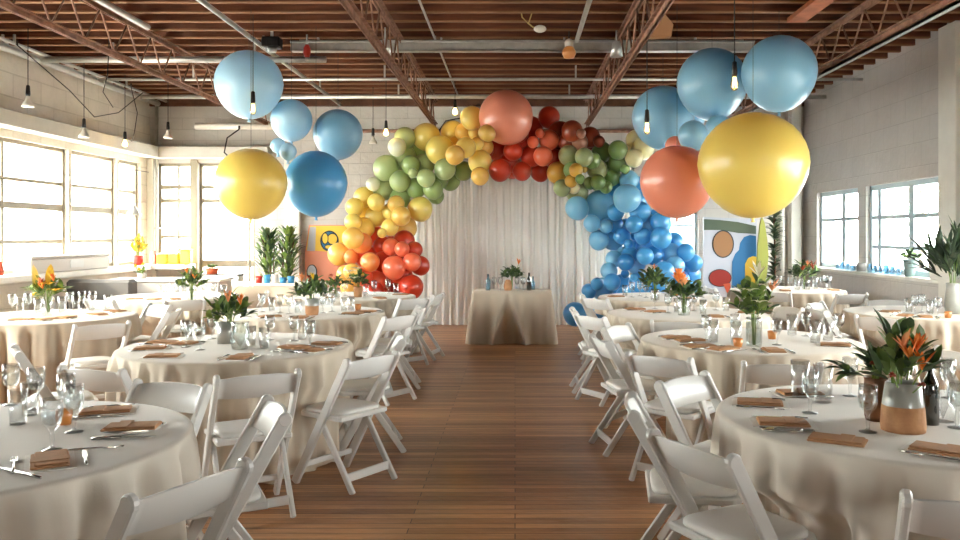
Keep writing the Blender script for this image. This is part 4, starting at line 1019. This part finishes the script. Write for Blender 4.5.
bl('coral', zt_, [(540, 133, 4.5), (533, 142, 5.5), (543, 156, 9), (549, 140, 9.5)])
bl('terracotta', zt_, [(560, 134, 12), (572, 131, 10), (556, 148, 10), (568, 142, 9), (590, 137, 9.5), (599, 141.5, 5.5), (584, 148, 8)])
bl('mauve brown', zt_, [(580, 142, 7.5), (581, 133.5, 4.5)])
bl('dusty green', zr, [(568.5, 155.5, 9.5), (584, 157, 8.5), (577, 192, 10.5), (562, 188, 8), (597, 169.5, 9.5)])
bl('olive green', zr, [(602, 152, 9.5), (618, 150, 9), (617, 163, 8.5), (612, 177, 8.5), (606, 187, 6), (590, 183, 6), (580, 179, 4.5), (625, 169, 4.5), (592, 160, 8), (604, 168, 7.5), (598, 182, 7), (572, 170, 8)])
bl('cream', zr, [(613, 151, 4.5), (624, 151, 7), (636, 140, 9.5), (643, 148, 10.5), (634, 158, 8.5), (651, 153, 9), (574, 188, 5.5)])
bl('ochre', zr, [(576, 170, 6.5), (584.5, 169, 3.5), (571, 181, 6), (558, 173, 10.5), (566, 165, 8)])
bl('light blue', zbu, [(600, 206, 14.5), (577, 208, 11), (629, 180, 9), (627, 198, 13), (592, 223.5, 8), (606, 226, 6.5), (599, 240, 9.5), (613, 240, 10), (648, 227, 12), (626, 226, 7)])
bl('blue', zbu, [(637, 187, 10), (634.5, 236, 4), (628.5, 244, 4.5), (646, 247, 9.5), (640, 212, 10), (655, 207, 11), (616, 212, 8), (661, 238, 10), (660, 222, 9), (622, 236, 8), (643, 236, 8), (617, 190, 8), (638, 200, 9), (615, 224, 8), (634, 224, 8)])
bl('light blue', zbm, [(614, 259, 8), (609, 271, 8), (636, 264, 9), (652, 267, 11), (605, 290, 12), (671, 254, 10), (623, 253, 6), (675, 266, 9)])
bl('blue', zbm, [(694, 263, 8), (690, 275, 10), (680, 280, 9), (625, 274, 4), (634, 277, 3.5), (597, 284, 6), (589, 291, 7), (575, 314, 11), (622, 286, 11), (640, 284, 11), (656, 285, 10), (664, 272, 10), (622, 267, 7), (661, 250, 9), (686, 252, 8), (674, 242, 9), (630, 255, 8), (668, 286, 9), (612, 282, 8), (590, 303, 9), (600, 310, 9), (687, 289, 9), (645, 256, 8), (626, 297, 10), (684, 266, 7)])
bl('deep blue', zbm, [(640, 274, 9), (618, 275, 9), (654, 255, 9), (626, 262, 8)])
nfill = len(ARCH)
bl('red', zll, [(392, 250, 13), (398, 266, 13), (390, 284, 13), (408, 276, 11)])
bl('coral', zll, [(372, 268, 12), (366, 284, 12)])
bl('golden', zll, [(372, 210, 12), (386, 220, 12), (360, 222, 12), (356, 250, 11), (398, 212, 11)])
bl('deep green', zl, [(396, 172, 13), (414, 182, 12), (434, 178, 12), (398, 190, 11)])
bl('golden', zl, [(446, 142, 13), (466, 140, 13), (474, 158, 12)])
bl('red', zt_, [(505, 152, 14), (525, 150, 14), (545, 145, 13), (512, 168, 10)])
bl('terracotta', zt_, [(566, 138, 12), (580, 140, 11)])
bl('olive green', zr, [(590, 168, 13), (608, 166, 12), (575, 180, 11), (600, 180, 11)])
bl('blue', zbu, [(620, 200, 14), (638, 192, 14), (640, 224, 15), (618, 228, 13), (627, 215, 11), (634, 243, 10), (648, 236, 12), (656, 224, 14), (606, 234, 11)])
bl('blue', zbm, [(622, 262, 14), (644, 262, 15), (662, 262, 14), (618, 284, 14), (640, 290, 14), (662, 280, 14), (652, 240, 13), (636, 254, 13), (676, 256, 12), (680, 270, 12), (602, 300, 12), (634, 246, 13), (676, 290, 12)])
# depth: keep the drawn circle but slide balloons along depth until they only touch
BALL = []
rnd = random.Random(5)
for (c, z, px, py, r) in ARCH:
    Y0 = 12.7 + (r-9)*.02 + rnd.uniform(-.12, .12) + (.55 if ARCH.index([c, z, px, py, r]) >= nfill else 0)
    if c in ('deep blue', 'deep green', 'terracotta') or (c == 'red' and z == zt_): Y0 += .15
    if c == 'coral pink': Y0 = 12.75
    if c in ('blue', 'light blue') and (px, py) == (575, 314): Y0 = 12.6
    BALL.append([c, z, px, py, r, Y0])
for it in range(150):
    mv = 0
    for i in range(len(BALL)):
        for j in range(i+1, len(BALL)):
            a, q = BALL[i], BALL[j]
            if abs(a[2]-q[2]) > a[4]+q[4] or abs(a[3]-q[3]) > a[4]+q[4]: continue
            pa, pb = at(a[2], a[3], a[5]), at(q[2], q[3], q[5]); d = pb-pa
            need = (a[4]+q[4])*12.8/F*.9
            if d.length < need:
                lat2 = d.x**2+d.z**2; dy = math.sqrt(max(0, need**2-lat2)); s = 1 if (d.y > 0 or (d.y == 0 and i < j)) else -1
                cor = (dy-abs(d.y))*.3; a[5] -= s*cor; q[5] += s*cor; mv = max(mv, cor)
    for a in BALL: a[5] = min(13.5, max(12.0, a[5]))
    if mv < .004: break
for (c, z, px, py, r, Y) in BALL:
    o = bpy.data.objects.new('balloon', BMESH[c]); COL.objects.link(o)
    rr = r*1.09*Y/F; o.location = at(px, py, Y); o.scale = (rr, rr, rr)
    o.rotation_euler = (rnd.uniform(-.5, .5), rnd.uniform(-.5, .5), rnd.uniform(0, 6))
    if o.location.z-rr < .02: o.location.z = rr*1.07
    sz = 'large' if r >= 11 else 'small' if r < 7 else 'medium'
    if c == 'coral pink':
        tag(o, 'largest coral pink balloon crowning the arch top', 'balloon', 'balloon arch')
    else: rank(o, sz+' '+c+' balloon, {n} from the top on '+z, 'bal'+sz+c+z, 'balloon', 'balloon arch', 'y')

# big balloons hung from the ceiling
def big(px, py, r, Y, c, lab, sq=(1, 1, 1), string=True):
    p = at(px, py, Y); rr = r*Y/F; o = thing('hanging_balloon', p); tag(o, lab, 'balloon', 'balloons hung from the ceiling')
    s = bpy.data.objects.new('skin', BMESH[c]); COL.objects.link(s); s.parent = o; s.scale = (rr*sq[0], rr, rr*sq[2])
    k = B(); k.lathe([(.022, -.04), (.012, -.02), (.02, 0)], 10, (0, 0, -rr*sq[2]*1.05)); k.build('knot', BC[c], o)
    if string:
        k = B(); k.tube([(0, 0, rr*sq[2]*.99), (0, 0, 3.95-p.z)], .0025, 5); k.build('string', 'wire', o)
big(249, 84, 33.5, 9.6, 'pale blue', 'highest pale blue balloon in the hanging cluster on the left', (1, 1, .99))
big(291.5, 120, 20.5, 9.9, 'pale blue', 'smaller pale blue balloon below right of the highest left one')
big(338, 134, 24.5, 10.2, 'sky blue', 'sky blue balloon at the right of the left hanging cluster')
big(316, 183, 31, 9.5, 'bright blue', 'deep bright blue balloon low in the left hanging cluster', (1, 1, 1.04))
big(251, 183, 35.5, 8.8, 'bright yellow', 'large yellow balloon low in the left hanging cluster', (1, 1, .97))
big(288, 151.5, 8.5, 9.0, 'pale blue', 'tiny blue balloon tucked above the deep blue left balloon', string=False)
big(278, 145.5, 7.5, 9.6, 'pale blue', 'tiny pale blue balloon behind the other tiny one at left', string=False)
big(753, 164, 54, 7.6, 'bright yellow', 'huge yellow balloon hanging on the right', (1.01, 1, .95))
big(677, 181, 37, 8.6, 'coral pink', 'large coral balloon left of the huge yellow one', (1, 1, .96))
big(779, 73, 37, 8.8, 'sky blue', 'sky blue balloon hanging at the top right above the huge yellow one')
big(712, 83.5, 35, 9.55, 'sky blue', 'sky blue balloon left of the top right one')
big(663, 117, 31, 10.3, 'sky blue', 'blue balloon above the coral one in the right hanging cluster')
big(693, 135.5, 15, 8.9, 'sky blue', 'small blue balloon between the coral and upper blue balloons', string=False)
big(719, 129, 14, 9.3, 'sky blue', 'small blue balloon peeking out above the huge yellow one', string=False)
big(675, 146, 10, 9.5, 'coral pink', 'small coral balloon peeking above the large coral one', string=False)
big(692, 118, 13, 10.9, 'light blue', 'small light blue balloon behind the blue ones at right', string=False)

# ------------------------------------------------------------------ outside
b = B(); b.box2((-60, -40, -.4), (50, 70, -.13)); g = b.build('outside_ground', mat('pale_pavement', (206, 204, 200), .9, noise=.1)); struct(g)
def house(x, y, w, d, h, lab, col, wx, face):
    r = thing('outside_building', (x, y, -.13)); tag(r, lab, 'building')
    b = B(); b.box2((-w/2, -d/2, 0), (w/2, d/2, h)); b.build('wall', mat('siding', col, .9, noise=.06), r)
    b = B(); b.box2((-w/2-.2, -d/2-.2, h), (w/2+.2, d/2+.2, h+.3)); b.build('roof', 'white_trim', r)
    for k in range(int(wx)):
        b = B(); t = (k+.5)/wx-.5
        if face == 'x+': b.box2((w/2, t*d-.6, 1), (w/2+.05, t*d+.6, 2.6))
        elif face == 'x-': b.box2((-w/2-.05, t*d-.6, 1), (-w/2, t*d+.6, 2.6))
        else: b.box2((t*w-.6, -d/2-.05, 1), (t*w+.6, -d/2, 2.6))
        b.build('window', mat('outside_glass', (150, 166, 176), .2), r)
house(-24, 24, 4, 40, 5.5, 'pale building seen across the street through the left windows', (226, 226, 222), 9, 'x+')
house(22, 24, 4, 26, 5, 'pale building seen across the road through the right windows', (222, 224, 226), 6, 'x-')
house(-9, 30, 14, 4, 6, 'pale building seen through the glass door at the back', (224, 222, 216), 4, 'y')
house(5, 28, 9, 4, 6, 'pale building seen through the small window right of the arch', (224, 226, 226), 3, 'y')
b = B()
for k in range(56): b.box2((-16.03, -2+k*.5, -.13), (-15.97, -1.94+k*.5, 3.4))
b.box2((-16.02, -2, 3.3), (-15.98, 26, 3.36)); b.box2((-16.02, -2, 1.4), (-15.98, 26, 1.46))
tag(b.build('slat_fence', 'white_trim'), 'pale upright slat fence beyond the left windows', 'fence')
def car(x, y, rz, col, lab):
    r = thing('parked_car', (x, y, -.13), rz); tag(r, lab, 'car')
    b = B(); b.prism([(-2.1, -.8, .3), (2.1, -.8, .3), (2.15, -.8, .75), (1.2, -.8, .9), (-1.9, -.8, .95), (-2.15, -.8, .7)], (0, 1, 0), 1.6); b.build('body', mat('car_paint', col, .3, coat=.5), r, bevel=.06)
    b = B(); b.prism([(-1.7, -.7, .93), (1.0, -.7, .9), (.35, -.7, 1.4), (-1.2, -.7, 1.42)], (0, 1, 0), 1.4); b.build('cabin', 'outside_dark', r, bevel=.05)
    for x_ in (-1.3, 1.3):
        for y_ in (-.8, .62):
            b = B(); b.tube([(x_, y_, .31), (x_, y_+.18, .31)], .31, 18); b.build('wheel', 'black', r)
M['outside_dark'] = mat('car_glass', (120, 140, 156), .15)
car(-12.6, 17.2, PI/2, (196, 206, 216), 'pale silver car parked outside the left windows')
car(-12.4, 22.6, PI/2, (170, 190, 208), 'pale blue car parked farther back outside the left windows')
car(11.5, 20.0, PI/2, (200, 206, 212), 'pale car parked outside the right windows')
for q, (x, y) in enumerate(((12.5, 25.5), (14.5, 29.5))):
    r = thing('bare_tree', (x, y, -.13)); tag(r, ['leafless tree outside the right windows, nearer one', 'leafless tree outside the right windows, farther one'][q], 'tree')
    rnd = random.Random(q); b = B()
    b.tube([(0, 0, 0), (.05, 0, 1.5), (0, .05, 3)], [.16, .12, .08], 8); b.build('trunk', mat('bark', (130, 116, 104), .9), r)
    b = B()
    for k in range(26):
        a = rnd.uniform(0, 6.28); z = rnd.uniform(1.2, 3); L = rnd.uniform(.8, 1.8)
        b.tube([(0, 0, z), (math.cos(a)*L*.5, math.sin(a)*L*.5, z+L*.6), (math.cos(a+.3)*L, math.sin(a+.3)*L, z+L*1.3)], [.04, .025, .008], 5)
    b.build('branch', bpy.data.materials['bark'], r)

# ------------------------------------------------------------------ light
w = bpy.data.worlds.new('world'); S.world = w; w.use_nodes = True
bg = w.node_tree.nodes['Background']; bg.inputs['Color'].default_value = (1, .98, .96, 1); bg.inputs['Strength'].default_value = 6.0
def portal(name, loc, rot, sx, sy):
    d = bpy.data.lights.new(name, 'AREA'); d.shape = 'RECTANGLE'; d.size = sx; d.size_y = sy; d.cycles.is_portal = True
    o = bpy.data.objects.new(name, d); COL.objects.link(o); o.location = loc; o.rotation_euler = rot
portal('portal_left', (XL-.2, 8.65, 1.9), (0, -PI/2, 0), 1.8, 11.2)
portal('portal_right', (XR+.2, 8.5, 1.6), (0, PI/2, 0), 1.3, 11)
portal('portal_front', (3.55, YR-.2, 1.65), (PI/2, 0, 0), 1.4, 1.6)
portal('portal_back', (-5.5, YB+.2, 1.5), (-PI/2, 0, 0), 1.9, 2.8)
sun = bpy.data.lights.new('sun', 'SUN'); so = bpy.data.objects.new('sun', sun); COL.objects.link(so)
sun.energy = 1.0; sun.angle = .03; sun.color = (1, .86, .68)
so.rotation_euler = Vector((.62, .62, -.42)).to_track_quat('-Z', 'Y').to_euler()
S.view_settings.view_transform = 'Standard'; S.view_settings.look = 'None'; S.view_settings.gamma = 1
S.view_settings.exposure = 2.78
S.cycles.use_denoising = True
S.cycles.max_bounces = 8; S.cycles.diffuse_bounces = 8; S.cycles.transparent_max_bounces = 16; S.cycles.glossy_bounces = 3; S.cycles.caustics_reflective = False; S.cycles.caustics_refractive = False
S.cycles.sample_clamp_indirect = 4

# ------------------------------------------------------------------ order the repeats by where they show, drop those fully hidden
bpy.context.view_layer.update()
dg = bpy.context.evaluated_depsgraph_get()
def rootof(o):
    while o.parent: o = o.parent
    return o
SEE = {'window_glass', 'drinking_glass', 'vase_glass', 'water', 'dark_bottle_glass', 'pale_blue_bottle', 'bulb_glass'}
CAM = Vector((0, 0, H))
def seen(o):
    pts = []
    for m in [o]+list(o.children_recursive):
        if m.type != 'MESH': continue
        vs = m.data.vertices; st = max(1, len(vs)//30); mw = m.matrix_world
        pts += [mw @ vs[i].co for i in range(0, len(vs), st)]
    hits = []; anyp = []
    for p in pts:
        if p.y < .1: continue
        x, y = proj(p)
        if not (1 < x < 959 and 1 < y < 539): continue
        anyp.append((x, y)); d = (p-CAM); L = d.length; d.normalize(); org = CAM.copy()
        for k in range(10):
            ok, loc, nr, idx, ob, mw = S.ray_cast(dg, org, d)
            if not ok or (loc-CAM).length > L-.012: hits.append((x, y)); break
            if rootof(ob.original) == o and (loc-CAM).length > L-.05: hits.append((x, y)); break
            mm = ob.original.data.materials
            if mm and mm[0] and mm[0].name in SEE: org = loc+d*.003; continue
            break
    return hits
groups = {}; drop = []
for (o, pat, key, ax, keep) in THINGS:
    h = seen(o)
    if not h:
        drop.append((o, keep, pat)); continue
    s = sum(q[0 if ax == 'x' else 1] for q in h)/len(h)
    groups.setdefault(key, []).append((s, o, pat))
for key, L in groups.items():
    L.sort(key=lambda e: e[0])
    for i, (s, o, pat) in enumerate(L):
        n_ = ORD[i] if i < 20 else 'number %d' % (i+1)
        lab = pat.format(n=n_)
        if len(L) == 1: lab = pat.replace(', {n} from the left at', ' at').replace(', {n} from the left on', ' on').replace(', {n} from the top on', ' on')
        o['label'] = lab
for (o, keep, pat) in drop:
    for c in list(o.children_recursive): bpy.data.objects.remove(c)
    bpy.data.objects.remove(o)
print('DROPPED', len(drop), 'OBJECTS', len(bpy.data.objects))
